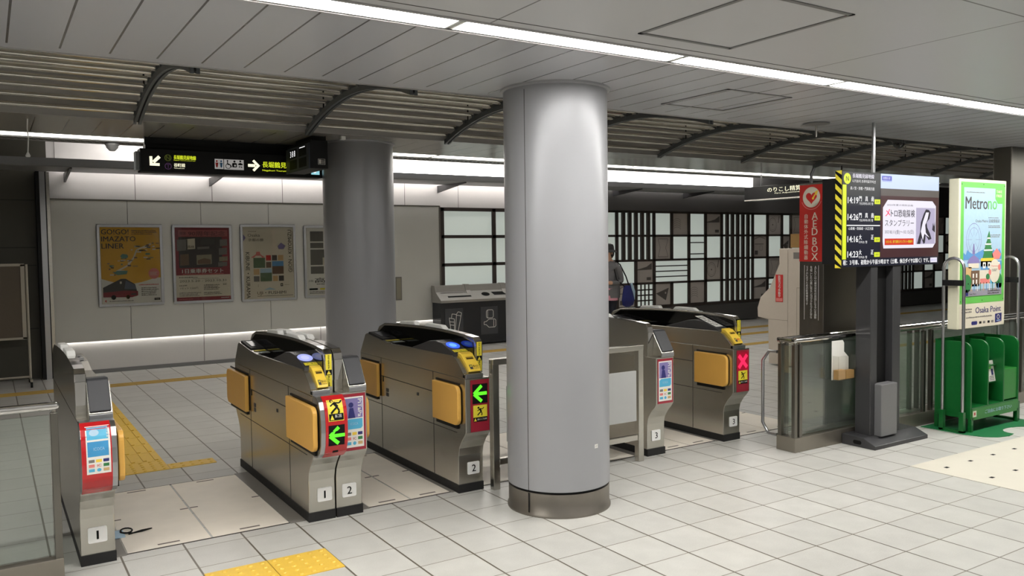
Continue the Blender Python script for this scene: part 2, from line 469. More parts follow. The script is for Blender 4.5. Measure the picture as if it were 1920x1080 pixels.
for x in (-2.76, -0.9, 0.7, 2.36, 3.35, 6.9, 8.4): mb.box(x - .003, x + .003, WY - .014, WY - .011, 2.6, 3.2, SEAM)
for x in (-1.05, 0.6, 1.4): mb.box(x - .003, x + .003, WY - .001, WY + .002, 0, .42, SEAM)
for z in (0.62, 1.40, 1.62, 2.2): mb.box(-10, -3.0, WY - .004, WY, z - .006, z + .006, SEAM)
struct(mb.build('wall_back'))
xs = [-2.835, -1.965, -1.06, -0.15, 0.76, 1.68, 2.55]
mb = MB()
for a, b in zip(xs, xs[1:]): mb.box(a + .003, b - .003, 8.07, 8.135, 0.42, 2.205, PANEL)
mb.box(-2.84, 2.555, 8.085, 8.125, 0.42, 2.21, SEAM)
mb.box(-2.84, 2.56, 8.065, 8.13, 2.206, 2.222, STEEL_D).box(2.545, 2.566, 8.062, 8.13, 0.42, 2.22, STEEL_D)
struct(mb.build('wall_panels'))
struct(MB().box(-2.8, 2.5, 8.12, 8.15, 0.44, 0.455, COVE).build('trim_3'))      # lamp line hidden above the foot of the panels
struct(MB().box(-2.85, 2.6, WY - .02, WY, 0, 0.05, TRIMG).build('baseboard_back'))
mb = MB()  # posts between dark bay and the panels
mb.box(-2.985, -2.945, 7.96, 8.16, 0, 2.54, BLACK).box(-2.945, -2.885, 7.98, 8.16, 0, 2.54, ALU).box(-2.885, -2.872, 8.0, 8.16, 0, 2.54, BLACK).box(-2.872, -2.835, 8.02, 8.16, 0, 2.54, STEEL)
struct(mb.build('trim_4'))
SIDE = mat('hall_side_wall', (150, 147, 140), 0.5, noise=0.03)
struct(MB().box(-10.1, -10, -10.5, 8.3, 0, 3.3, SIDE).build('wall_left'))
struct(MB().box(22, 22.1, -10.5, 8.3, 0, 3.3, SIDE).build('wall_right'))
struct(MB().box(-10, 22, -10.6, -10.5, 0, 3.3, SIDE).build('wall_front'))

# uplight trough along the back wall
t = thing('light_trough', (2.0, 7.55, 2.54), 'long grey light trough bracketed to the back wall above the posters', 'light trough')
mb = MB().prism([(7.2, 2.63), (7.2, 2.545), (7.22, 2.535), (7.89, 2.535), (7.89, 2.63)], 'x', -10, 9.85, BEAMG)
mb.build('trough_body', t)
MB().box(-1.9, 9.85, 7.26, 7.88, 2.632, 2.645, COVE).build('upper_lamp', t)
MB().box(-2.75, 5.9, 7.93, 7.96, 2.585, 2.615, COVEL).build('lower_lamp', t)
for k in range(8):
    x = -2.655 + 1.745 * k
    if abs(x - 4.3) < .1: pass
    MB().prism([(8.155, 2.43), (8.155, 2.54), (7.25, 2.54), (7.25, 2.52)], 'x', x - .012, x + .012, DGREY).build('bracket', t)

# ================================================================== LATTICE SCREEN ON THE BACK WALL
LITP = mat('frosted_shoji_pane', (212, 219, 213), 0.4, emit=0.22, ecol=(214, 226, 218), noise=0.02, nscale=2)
PICP = mat('etched_metal_pane', (182, 176, 171), 0.4, 0.0, noise=0.05, nscale=5)
PICL = mat('etched_line', (92, 88, 86), 0.4, noise=0.05)
WOOD = mat('dark_brown_lattice', (58, 50, 46), 0.45, noise=0.12, nscale=12)
scr = thing('lattice_screen', (9.0, 8.08, 0.4), 'dark lattice screen of pale panes, slats and etched pictures along the back wall', 'screen')
ROWS = [(1.752, 2.158), (1.292, 1.716), (0.86, 1.257), (0.42, 0.82)]
def cellx(k):
    x = 5.745 + 0.4525 * k - (0.17 if k >= 12 else 0)
    return x
PAT = ["LSSLPLPSSLPLPLPLPLPLSSPLPLPLPL",
       "LSSPLHLSSPLPLPLPLPLPSSLPLPLPLP",
       "PLPWWLPSSLPLPLPLPLPLSSPLPLPLPL",
       "LPGPLPLSSPHPLPLPLPLPSSLPLPLPLP"]
fr = MB(); fr.box(2.585, 17.9, 8.12, 8.155, 0.38, 2.2, WOOD)
for z in (0.385, 0.84, 1.274, 1.734, 2.178): fr.box(5.6, 17.9, 8.075, 8.125, z - .02, z + .02, WOOD)
npic = 0
for r, (z0, z1) in enumerate(ROWS):
    k = 0
    while k < 26:
        c = PAT[r][k]; x0 = cellx(k) + .033; x1 = cellx(k + 1) - .033
        if k == 11: x1 = cellx(12) - .033
        fr.box(cellx(k) - .033, cellx(k) + .033, 8.075, 8.125, z0 - .02, z1 + .02, WOOD)
        if c == 'S':
            x1 = cellx(k + 2) - .033; w = (x1 - x0 - 5 * .072) / 6
            pm = MB()
            for j in range(6):
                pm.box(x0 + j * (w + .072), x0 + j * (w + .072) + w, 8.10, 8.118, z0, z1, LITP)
                if j < 5: fr.box(x0 + j * (w + .072) + w, x0 + (j + 1) * (w + .072), 8.06, 8.125, z0 - .02, z1 + .02, WOOD)
            pm.build('slatted_light_pane', scr); k += 2; continue
        if c in 'LHWG':
            if c == 'W': x1 = cellx(k + 2) - .033
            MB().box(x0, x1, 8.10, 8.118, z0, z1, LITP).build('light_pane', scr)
            if c == 'H':
                for f in (.2, .72): fr.box(x0, x1, 8.085, 8.122, z0 + (z1 - z0) * f - .01, z0 + (z1 - z0) * f + .01, WOOD)
            if c == 'W':
                for f in (.24, .5, .75): fr.box(x0, x1, 8.085, 8.122, z0 + (z1 - z0) * f - .01, z0 + (z1 - z0) * f + .01, WOOD)
            if c == 'G':
                for f in (.25, .5, .75):
                    fr.box(x0, x1, 8.085, 8.122, z0 + (z1 - z0) * f - .012, z0 + (z1 - z0) * f + .012, WOOD)
                    fr.box(x0 + (x1 - x0) * f - .012, x0 + (x1 - x0) * f + .012, 8.085, 8.122, z0, z1, WOOD)
            k += 2 if c == 'W' else 1; continue
        pm = MB(); pm.box(x0, x1, 8.095, 8.118, z0, z1, PICP)
        P = Print(pm, front(x0, 8.094, z0)); w, h = x1 - x0, z1 - z0
        kind = npic % 6; npic += 1
        if kind == 0:
            for q in range(5): P.ring(w * .3, h * (.25 + .1 * q), w * .24, h * .12, .006, PICL, n=14, a0=0, a1=PI)
        elif kind == 1:
            P.poly([(w * .02, h * .62), (w * .25, h * .66), (w * .62, h * .74), (w * .95, h * .92), (w * .95, h * .6), (w * .02, h * .58)], PICL)
            P.rect(w * .62, h * .1, w * .9, h * .24, PICL); P.line([(w * .12, h * .1), (w * .12, h * .56)], .006, PICL)
        elif kind == 2:
            P.ring(w * .36, h * .5, w * .32, h * .36, .008, PICL); P.ring(w * .36, h * .5, w * .24, h * .27, .004, PICL); P.ell(w * .36, h * .5, w * .04, w * .04, PICL)
            P.line([(w * .8, h * .6), (w * .88, h * .95)], .02, PICL)
        elif kind == 3:
            P.line([(w * .2, h * .9), (w * .34, h * .5), (w * .2, h * .1), (w * .85, h * .1), (w * .7, h * .5), (w * .85, h * .9), (w * .2, h * .9)], .007, PICL)
        elif kind == 4:
            P.line([(w * .05, h * .85), (w * .5, h * .98), (w * .95, h * .85)], .01, PICL); P.rect(w * .1, h * .6, w * .8, h * .63, PICL)
            P.ring(w * .6, h * .42, w * .16, h * .16, .006, PICL, n=4, a0=PI / 4, a1=2 * PI + PI / 4); P.rect(w * .1, h * .1, w * .35, h * .3, PICL)
        else:
            P.poly([(w * .05, h * .55), (w * .9, h * .8), (w * .7, h * .2)], PICL); P.ell(w * .68, h * .56, w * .05, w * .05, PICP, lay=3)
        pm.build('picture_pane', scr); k += 1
# the large plain panes near the bins
for z0, z1 in ((1.752, 2.145), (1.30, 1.71), (0.87, 1.262), (0.43, 0.83)):
    for x0, x1 in ((2.635, 3.535), (3.61, 4.5), (4.58, 5.56)):
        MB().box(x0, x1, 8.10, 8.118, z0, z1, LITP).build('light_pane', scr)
for z in (0.385, 0.85, 1.281, 1.731, 2.165): fr.box(2.585, 5.72, 8.075, 8.125, z - .025, z + .025, WOOD)
for x in (2.605, 3.57, 4.54, 5.64): fr.box(x - .035, x + .035, 8.075, 8.125, 0.36, 2.19, WOOD)
fr.build('lattice_frame', scr)
mb = MB().box(5.6, 22, 8.06, 8.155, 0.02, 0.36, CHAR).box(5.6, 22, 8.03, 8.155, 2.2, 2.62, CHAR).box(2.57, 5.6, 8.09, 8.155, 0.02, .36, CHAR)
struct(mb.build('trim_5'))
tag(MB().box(1.77, 1.875, 8.055, 8.07, 0.755, 1.115, STEEL_D).box(1.786, 1.859, 8.051, 8.056, 0.775, 1.095, mat('olive_plate', (138, 134, 118), .4, noise=.04)).build('wall_plate', bevel=.004), 'narrow metal plate set upright in the grey wall left of the bins', 'wall plate')

# ================================================================== CEILING FITTINGS
def strip(x0, x1, y0, y1, lamp, label, grp):
    t = thing('ceiling_light', ((x0 + x1) / 2, (y0 + y1) / 2, CZ), label, 'ceiling light', grp)
    f = MB(); H = CZ + 0.05
    f.box(x0, x1, y0, y0 + .008, CZ - .003, H, WHITE).box(x0, x1, y1 - .008, y1, CZ - .003, H, WHITE)
    f.box(x0, x0 + .012, y0, y1, CZ - .003, H, WHITE).box(x1 - .012, x1, y0, y1, CZ - .003, H, WHITE)
    f.box(x0, x1, y0, y1, H, H + .02, WHITE); f.build('housing', t)
    yc = (y0 + y1) / 2; rw = (y1 - y0) / 2 - .012; zz = CZ + .006; dp = .010
    MB().prism([(yc - rw * math.cos(PI * k / 10), zz - dp * math.sin(PI * k / 10)) for k in range(11)] , 'x', x0 + .035, x1 - .035, lamp, sm=True).build('diffuser', t)
ords = ['first', 'second', 'third', 'fourth', 'fifth', 'sixth', 'seventh', 'eighth', 'ninth', 'tenth', 'eleventh', 'twelfth', 'thirteenth', 'fourteenth']
n0 = 0
for k in range(-1, 4):
    x0 = -1.853 + 1.248 * k
    strip(x0 + .006, x0 + 1.242, -0.605, -0.465, LAMP, f'{ords[n0]} strip light from the left in the near row over the gates', 'near ceiling strip lights'); n0 += 1
for k in (-5, -4, -3, -2, 4, 5, 6, 7):     # the row goes on past both edges of the photo
    x0 = -1.853 + 1.248 * k
    strip(x0 + .006, x0 + 1.242, -0.605, -0.465, LAMP, 'strip light of the near ceiling row beyond the edge of the photo', 'strip lights outside the photo')
n0 = 0
for k in range(-1, 9):
    x0 = -2.235 + 1.262 * k
    strip(x0 + .006, x0 + 1.256, 3.715, 3.935, LAMPF, f'{ords[n0]} strip light from the left in the far row near the wall', 'far ceiling strip lights'); n0 += 1

# chrome louver: bays of tubes resting on curved ribs
def arch(y): return 2.605 - 0.178 * (y - 1.77) ** 2
ribx = [-3.815 + 1.219 * k for k in range(0, 12)]
for n, x in enumerate(ribx[1:]):
    t = thing('louver_rib', (x, 1.77, 2.6), f'{ords[min(n, 13)]} curved grey rib from the left under the chrome ceiling tubes', 'ceiling rib', 'ribs of the chrome louver')
    ys = [0.84 + (2.72 - 0.84) * j / 16 for j in range(17)]
    for off in (-.024, .006):
        mb = MB(); mb.prism([(y, arch(y) - .012) for y in ys] + [(y, arch(y) + .026) for y in reversed(ys)], 'x', x + off, x + off + .018, RIB)
        mb.build('rib_flange', t)
    MB().prism([(y, arch(y) + .004) for y in ys] + [(y, arch(y) + .026) for y in reversed(ys)], 'x', x - .006, x + .006, BLACK).build('rib_web', t)
    for yy in (1.2, 2.33): MB().cyl(x - .01, yy, arch(yy) + .02, 2.74, .006, BLACK, 8).build('hanger_rod', t)
    for j in range(12): MB().box(x - .03, x + .03, 1.045 + j * .1465 - .012, 1.045 + j * .1465 + .012, arch(1.045 + j * .1465) + .018, arch(1.045 + j * .1465) + .05, RIB).build('saddle', t)
for n, (a, b) in enumerate(zip(ribx, ribx[1:])):
    t = thing('tube_louver', ((a + b) / 2, 1.77, 2.63), f'{ords[min(n, 13)]} bay of chrome ceiling tubes from the left', 'ceiling louver', 'bays of the chrome louver')
    for j in range(12):
        y = 1.045 + j * .1465; z = arch(y) + .043
        MB().tube([(a + .031, y, z), (b - .031, y, z)], 0.0155, TUBEM, 12).build('tube', t)

# hatches, cords, domes
for (x0, x1, y0, y1, lab) in ((-1.10, -0.53, -1.47, -0.805, 'large square hatch outline in the ceiling nearest the camera'), (0.217, 0.79, -0.108, 0.47, 'small hatch outline in the ceiling right of the near column')):
    mb = MB(); w = .02
    mb.box(x0, x1, y0, y0 + w, CZ - .004, CZ + .001, TRIMG).box(x0, x1, y1 - w, y1, CZ - .004, CZ + .001, TRIMG).box(x0, x0 + w, y0, y1, CZ - .004, CZ + .001, TRIMG).box(x1 - w, x1, y0, y1, CZ - .004, CZ + .001, TRIMG)
    tag(mb.build('ceiling_hatch'), lab, 'hatch')
t = thing('pull_cord', (-3.25, 3.0, 2.2), 'white pull cord hanging from the ceiling at the far left', 'cord')
MB().tube([(-3.246, 3.0, CZ), (-3.25, 3.0, 2.4), (-3.246, 3.0, 2.33), (-3.252, 3.0, 2.23)], .004, WHITE, 8).build('cord', t)
MB().lathe([(.006, 2.235), (.016, 2.212), (.013, 2.205)], -3.252, 3.0, WHITE, 12).build('toggle', t)
t = thing('smoke_detector', (-2.6, 4.06, CZ), 'small grey detector under the ceiling edge left of the hanging sign', 'detector')
MB().lathe([(.055, CZ - .008), (.055, CZ - .03)], -2.6, 4.05, MONG_L, 20).build('detector_base', t)
MB().lathe([(.05, CZ - .03), (.045, CZ - .05), (.022, CZ - .075)], -2.6, 4.05, MONG_L, 20).build('detector_head', t)
t = thing('ceiling_dome_camera', (4.3, 1.55, 2.55), 'dark dome camera among the ceiling tubes above the screen', 'camera')
MB().lathe([(.075, 2.68), (.075, 2.60), (.06, 2.55)], 4.35, 1.42, DGREY, 20).build('housing', t)
MB().ball((4.35, 1.42, 2.555), (.058, .058, .06), GLOSSBLK, 16).build('dome', t)
t = thing('ceiling_rod', (1.88, .54, 2.3), 'thin rod with a wide ceiling plate above the red box sign', 'rod')
MB().lathe([(.10, CZ - .001), (.10, CZ - .01), (.02, CZ - .018)], 1.88, .54, TRIMG, 20).build('ceiling_plate', t)
MB().cyl(1.88, .54, 2.36, CZ - .01, .007, STEEL, 8).build('rod_stem', t)
tag(MB().cyl(2.25, .30, 2.06, CZ, .014, ALU, 12).build('ceiling_pole', org=(2.25, .3, 2.06)), 'thin steel pole between the screen top and the ceiling', 'pole')

# ================================================================== COLUMNS
def column(cx, cy, r, label, marks):
    t = thing('round_column', (cx, cy, 0), label, 'column')
    MB().lathe([(r + .004, 0), (r + .004, .012), (r - .004, .02), (r - .004, .135)], cx, cy, mat('worn_skirting_steel', (136, 130, 122), .38, .75, noise=.22, nscale=7), 64).build('base_skirt', t)
    MB().lathe([(r - .014, .13), (r - .014, .165)], cx, cy, BLACK, 64).build('shadow_gap', t)
    MB().lathe([(r, .15), (r, 2.45)], cx, cy, COLM, 96, caps=False).build('shaft', t)
    MB().lathe([(r - .004, 2.448), (r + .016, 2.455), (r + .018, CZ), (r, CZ)], cx, cy, COLM, 64).build('collar', t)
    if marks:
        for a in (math.radians(200), math.radians(20)):
            c, s = math.cos(a), math.sin(a)
            mb = MB(); P = Print(mb, lambda u, v, e: (cx + (r + e) * math.cos(a + u / r), cy + (r + e) * math.sin(a + u / r), v))
            P.rect(-.002, .15, .002, 2.43, SEAM); P.rect(-.004, .02, .004, .135, INK, lay=1); mb.build('panel_joint', t)
        a = math.atan2(-.79, .13)
        mb = MB(); P = Print(mb, lambda u, v, e: (cx + (r + e) * math.cos(a + u / r), cy + (r + e) * math.sin(a + u / r), v))
        P.rect(-.013, .385, .013, .408, PAPER); P.text('17', 0, .391, .01, GREYINK, 'c'); mb.build('sticker', t)
column(-0.655, 0.435, 0.3066, 'large silver round column standing in front of the gates', True)
column(-0.741, 3.285, 0.3066, 'silver round column behind the gates beside the hanging sign', False)
tag(MB().prism([(4.92, .60), (6.3, .60), (6.3, .78), (4.92, .78)], 'z', 0, CZ - .002, STEEL_D).build('square_pillar', bevel=.01), 'dark steel clad square pillar behind the green rack at the right edge', 'pillar')

# ================================================================== FLOOR FITTINGS
def plates(x0, x1, names):
    y0, y1 = 1.0, 2.21; mid = (x0 + x1) / 2
    for a, b, lab in ((x0, mid - .006, names[0]), (mid + .006, x1, names[1])):
        mb = MB().box(a, b, y0 + .006, y1 - .006, -.01, .003, PLATE)
        P = Print(mb, lambda u, v, e: (u, v, .003 + e))
        dk = mat('plate_slot', (112, 102, 92), .6, noise=.08)
        c = (a + b) / 2
        P.rect(c - .055, y0 + .04, c + .055, y0 + .058, dk); P.rect(c - .055, y1 - .055, c + .055, y1 - .037, dk)
        P.rect(a, 1.60, a + .045, 1.618, dk); P.rect(b - .045, 1.60, b, 1.618, dk)
        tag(mb.build('floor_plate'), lab, 'floor plate', 'pale aisle plates between the gates')
plates(-2.965, -2.13, ('pale floor plate beside the leftmost gate with a tag lying on it', 'pale floor plate left of the gate marked 1 and 2'))
plates(-1.64, -1.10, ('pale floor plate right of the gate marked 2 and a sticker', 'pale floor plate along the gate with the green arrow and 2'))
plates(0.74, 1.26, ('pale floor plate right of the gate marked 3 with a sticker panel', 'pale floor plate along the gate with the red cross'))
plates(1.56, 2.3, ('pale floor plate right of the gate with the red cross', 'pale floor plate behind the corner of the right glass fence'))
plates(-0.86, 0.44, ('pale floor plate behind the near column', 'pale floor plate behind the grey barrier board'))
mb = MB()
for a, b in ((-3.02, -2.97), (-2.125, -1.645), (-1.095, -0.865), (0.445, 0.735), (1.265, 1.555)): mb.box(a, b, .985, 2.24, -.01, .0015, mat('gate_island_strip', (128, 124, 118), .45, noise=.06))
for x0, x1 in ((-2.97, -2.125), (-1.645, -1.095), (.735, 1.265), (1.555, 2.31), (-.865, .445)): mb.box(x0, x1, .994, 1.004, -.01, .002, SEAM).box(x0, x1, 2.206, 2.216, -.01, .002, SEAM)
struct(mb.build('trim_6'))
def tactile(x0, x1, y0, y1, label, kind, m=TACT, grp=None):
    mb = MB().box(x0 + .002, x1 - .002, y0 + .002, y1 - .002, -.01, .004, m)
    if kind == 'dots':
        nx, ny = max(2, round((x1 - x0) / .06)), max(2, round((y1 - y0) / .06))
        for i in range(nx):
            for j in range(ny):
                mb.lathe([(.014, .004), (.009, .009)], x0 + (i + .5) * (x1 - x0) / nx, y0 + (j + .5) * (y1 - y0) / ny, m, 8)
    if kind == 'barsy':
        for i in range(4):
            c = x0 + (i + .5) * (x1 - x0) / 4
            mb.box(c - .012, c + .012, y0 + .02, y1 - .02, .004, .009, m)
    if kind == 'barsx':
        for i in range(4):
            c = y0 + (i + .5) * (y1 - y0) / 4
            mb.box(x0 + .02, x1 - .02, c - .012, c + .012, .004, .008, m)
    return tag(mb.build('tactile_tile'), label, 'tactile paving', grp)
tactile(-2.7, -2.4, .205, .5, 'yellow studded floor tile cut by the bottom edge of the photo', 'dots', grp='near studded tiles')
tactile(-2.4, -2.1, .205, .5, 'yellow studded floor tile in front of the gate marked 1 and 2', 'dots', grp='near studded tiles')
tactile(-2.79, -2.47, 2.63, 2.93, 'yellow studded tile just beyond the leftmost gate lane', 'dots')
tactile(-2.47, -2.15, 2.63, 2.78, 'half width yellow studded tile beside the yellow guide path', 'dots')
for k in range(13):
    tactile(-2.79, -2.47, 2.93 + .3 * k, 3.23 + .3 * k, f'{(ords[k])} yellow ribbed tile of the guide path counted from the gates', 'barsy', grp='ribbed guide path tiles')
tactile(-6, 17, 6.83, 7.05, 'long yellow guide strip on the far floor parallel to the back wall', 'barsx', TACT_D)
tactile(4.3, 10.5, 6.1, 6.3, 'yellow guide strip behind the beige fare machine nearer than the wall strip', 'barsx', TACT_D)
tactile(4.2, 8.2, 5.08, 5.26, 'short yellow guide strip ending behind the beige fare machine', 'barsx', TACT_D)
tactile(6.6, 12, 3.58, 3.76, 'yellow guide strip seen through the right glass fence', 'barsx', TACT_D)
mb = MB().box(1.8, 3.9, -1.5, -.3, -.01, .002, PLATE_W)
P = Print(mb, lambda u, v, e: (u, v, .002 + e))
for i in range(6):
    for j in range(4): P.rect(1.945 + .3 * i, -.475 - .3 * j, 1.985 + .3 * i, -.45 - .3 * j, INK)
tag(mb.build('floor_inset'), 'cream floor inset with small black squares at the right', 'floor inset')

# ================================================================== TICKET GATES
Y0, Y1 = .945, 2.425          # foot
F0, F1 = .845, 2.525          # upper body
def gate(x0, x1, lane, num, label, bulge=False, disp='arrow', disc=None, oor=False, poster=None):
    """lane = -1: walkway on the left (ticket slot end towards us); +1: walkway on the right"""
    w = x1 - x0
    X = (lambda q: x0 + q) if lane < 0 else (lambda q: x1 - q)
    def bx(mb, a, b, y0, y1, z0, z1, m): mb.box(min(X(a), X(b)), max(X(a), X(b)), y0, y1, z0, z1, m)
    def pr(mb, poly, a, b, m): mb.prism(poly, 'x', min(X(a), X(b)), max(X(a), X(b)), m)
    t = thing('ticket_gate', ((x0 + x1) / 2, 1.685, 0), label, 'ticket gate', 'ticket gate cabinets')
    G = w - .05                                                   # where the guard begins
    mb = MB(); bx(mb, -.004, w + (0 if lane > 0 else 0), Y0 - .006, Y1 + .006, 0, .052, RUBBER); mb.build('plinth', t)
    sc = [(Y0, .05), (Y0, .235), (Y0 - .012, .285), (Y0 - .045, .335), (Y0 - .08, .372), (F0, .40)]
    bk = [(Y0 + Y1 - y, z) for y, z in sc]
    mb = MB(); pr(mb, sc + [(F0, .735)] + [(F1, .735)] + bk[::-1], 0, w, STEEL); mb.build('body', t, bevel=.003)
    # seams, lock and vents on the lane side
    mb = MB(); e = -.0012
    for (y0, y1, z0, z1) in ((1.28, 2.12, .598, .603), (.96, 2.4, .383, .387), (1.275, 1.279, .055, .735), (2.121, 2.125, .055, .735)): bx(mb, e, .001, y0, y1, z0, z1, SEAM)
    mb.build('side_seam', t)
    mb = MB()
    for z in (.46, .492): bx(mb, -.003, .001, 2.0, 2.035, z, z + .026, DGREY)
    bx(mb, -.003, .001, 2.085, 2.095, .56, .60, BLACK); bx(mb, -.003, .001, 1.5, 1.52, .54, .56, DGREY)
    mb.build('vent', t)
    # top
    if lane < 0:
        top = [(F0, .735), (F0 + .006, .766), (.866, .768), (.898, .80), (.962, .85), (1.012, .868), (1.95, .857), (2.12, .868), (2.385, .897), (2.42, .885), (2.5, .775), (F1, .74), (F1, .735)]
        mb = MB(); pr(mb, top, 0, G, STEEL); mb.build('upper_body', t, bevel=.003)
        mb = MB(); pr(mb, [(1.02, .86), (1.02, .871), (1.94, .861), (1.94, .85)], .012, G - .001, GLOSSBLK); mb.build('top_panel', t)
        mb = MB(); pr(mb, [(1.60, .866), (1.43, .908), (1.35, .93), (1.26, .938), (1.17, .93), (1.05, .893), (1.0, .874), (1.0, .86), (1.6, .86)], .010, G - .002, DGREY)
        hous = mb.build('reader_housing', t, bevel=.006)
        dz = (.938 - .893) / (1.23 - 1.05)
        fm = lambda u, v, ee: (X(.010 + u), 1.15 - v, .9215 + v * -.0 - (0) + ee + .0035 if False else (.930 - (1.17 - (1.15 - v)) * .31 + ee + .002))
        if oor:
            mb = MB(); P = Print(mb, fm); P.rect(.018, -.13, G - .03, .1, PAPER, lay=1); P.scrib(.028, -.11, G - .04, .08, GREYINK, rows=6, lay=2); mb.build('notice_sheet', hous)
        elif disc:
            mb = MB(); P = Print(mb, fm); cu = (G - .012) / 2
            P.ell(cu, .03, .044, .05, disc[0], lay=1); P.ell(cu, .03, .024, .028, disc[1], lay=2)
            mb.build('card_reader', hous)
            mb = MB(); P = Print(mb, fm); P.rect(.012, .098, G - .016, .135, YLABEL, lay=1); P.text('ここにタッチ', G / 2 - .005, .106, .018, INK, 'c', lay=2); mb.build('touch_label', hous)
        # ticket slot unit
        sl = [(1.015, .862), (1.0, .886), (.962, .876), (.898, .824), (.866, .792), (.858, .776), (.875, .77)]
        mb = MB(); pr(mb, sl, .038, G - .004, YELLOW)
        P = Print(mb, lambda u, v, ee: (X(.038 + u), .93 - v * .74 - ee * .6, .8505 - v * .62 + ee * .8 + .0008))
        W = G - .042
        P.rect(W * .22, -.012, W * .82, .010, mat('slot_amber', (150, 118, 30), .5, noise=.05)); P.rect(W * .24, .0, W * .8, .007, INK, lay=2)
        tsl = mb.build('ticket_slot', t, bevel=.004)
        mb = MB(); P = Print(mb, lambda u, v, ee: (X(.038 + u), .880 - v * .72 - ee - .002, .8055 - v * .72 + ee + .0015))
        P.rect(W * .16, -.012, W * .4, .022, DGREYINK); P.rect(W * .22, -.006, W * .34, .004, YLABEL, lay=2)
        P.text('投入口', W * .46, -.0015 if not oor else -.002, -.016, INK, w=W * .4, lay=2) if False else None
        f2 = lambda u, v, ee: (X(.038 + u), .895 + v * .72 - ee, .8205 + v * .72 + ee + .0005)
        P2 = Print(mb, f2)
        P2.text('使用中止' if oor else '投入口', W * .46, -.028, .016, REDINK if oor else INK, w=W * .42, bold=True, lay=2)
        P2.text('TICKET IN', W * .46, -.042, .008, DGREYINK, w=W * .42, lay=2)
        mb.build('slot_label', tsl)
        # far end display
        mb = MB(); pr(mb, [(2.09, .86), (2.12, .878), (2.37, .908), (2.385, .897), (2.12, .86)], .012, G - .004, BLACK); bez = mb.build('display_bezel', t)
        mb = MB(); P = Print(mb, lambda u, v, ee: (X(.02 + u), 2.13 + v, .8805 + v * .12 + ee)); P.rect(.012, .04, G - .05, .20, mat('sleeping_screen', (64, 64, 70), .2, noise=.02), lay=3); mb.build('display', bez)
        mb = MB(); P = Print(mb, lambda u, v, ee: (X(.014 + u), 1.96 + v, .864 + v * .03 + ee)); P.rect(0, .07, G - .025, .12, YLABEL, lay=2); P.rect(.01, -.03, G - .03, .035, mat('ticket_tray', (172, 182, 176), .3, noise=.03), lay=2); mb.build('ticket_tray', t)
    else:
        top = [(F0, .735), (F0 - .006, .768), (.935, .914), (1.05, .91), (1.09, .872), (1.75, .866), (1.95, .895), (2.2, .905), (2.385, .897), (2.5, .775), (F1, .74), (F1, .735)]
        mb = MB(); pr(mb, top, 0, G, STEEL); mb.build('upper_body', t, bevel=.004)
        mb = MB(); pr(mb, [(F0 - .004, .776), (F0 - .012, .780), (.926, .920), (.945, .927), (1.05, .920), (1.05, .905), (.94, .908)], .006, G - .003, SLAB); mb.build('front_cover', t, bevel=.005)
        mb = MB(); P = Print(mb, lambda u, v, ee: (X(u), 1.10 + v, .8725 + ee)); P.rect(.01, 0, G - .01, .06, YLABEL, lay=1); mb.build('yellow_strip', t)
        mb = MB(); bx(mb, .02, G - .02, 1.98, 2.14, .899, .915, ALU); bx(mb, .035, G - .035, 2.0, 2.04, .915, .9165, BLACK); mb.build('ticket_exit', t, bevel=.004)
    # guard on the outer side
    ys = [.965 + (2.44 - .965) * k / 14 for k in range(15)]
    def gz(y): return .968 + .026 * math.sin(PI * min(1, max(0, (y - .93) / 1.4)) ** .8) if y < 2.33 else .968 - (y - 2.33) * .3
    arc = [(y, gz(y)) for y in ys]
    prof = [(.935, .735), (.933, .915), (.943, .95)] + arc + [(2.475, .90), (2.49, .735)]
    mb = MB(); pr(mb, prof, G, w, STEEL); gd = mb.build('guard', t, bevel=.002)
    mb = MB(); inn = [(.955, .775), (.953, .905), (.965, .945)] + [(y, z - .014) for y, z in arc[1:-1]] + [(2.44, .90), (2.46, .775)]
    pr(mb, inn, G - .004, G + .001, GLOSSBLK); mb.build('guard_panel', gd)
    edge = [(.9335, .80), (.9325, .915), (.9425, .951)] + arc + [(2.475, .901)]
    mb = MB(); rim = []
    for (ya, za), (yb, zb) in zip(edge, edge[1:]):
        l = math.hypot(yb - ya, zb - za); ny, nz = -(zb - za) / l * .005, (yb - ya) / l * .005
        i = mb.add([(X(q), y, z) for q in (G + .002, w - .002) for y, z in ((ya, za), (yb, zb), (yb + ny, zb + nz), (ya + ny, za + nz))])
        for f in ((0, 1, 2, 3), (7, 6, 5, 4), (3, 2, 6, 7), (0, 4, 5, 1)): mb.face([i[k] for k in f], CHROME)
    mb.build('chrome_edge', gd)
    for a, b in ((1.80, 2.10), (1.34, 1.67)):
        za, zb = gz(a), gz(b); s = .028
        mb = MB(); pr(mb, [(a, za - .01), (a + .03 if a > 1.5 else a + .07, za + s), (b - .05, zb + s), (b, zb - .01)], G + .004, w - .004, WHITE); mb.build('sensor_cover', gd, bevel=.006)
    if lane < 0:
        mb = MB(); P = Print(mb, lambda u, v, ee: (X(G + .006 + u), .9318 - ee - .004, .765 + v)); LW = .036
        P.rect(0, 0, LW, .185, YLABEL, lay=1); P.rect(0, .066, LW, .096, INK, lay=2)
        P.poly([(LW * .15, .07), (LW * .85, .07), (LW * .5, .092)], YLABEL, lay=3)
        P.vtext('扉にご注意', LW / 2, .064, .011, .0125, INK, True, lay=3); P.vtext('立ち止まらず', LW / 2, .183, .0115, .0138, INK, True, lay=3)
        mb.build('warning_label', gd)
    mb = MB(); bx(mb, .0, G - .001, F0 - .008, F0 + .03, .737, .765, ALU); mb.build('front_band', t, bevel=.004)
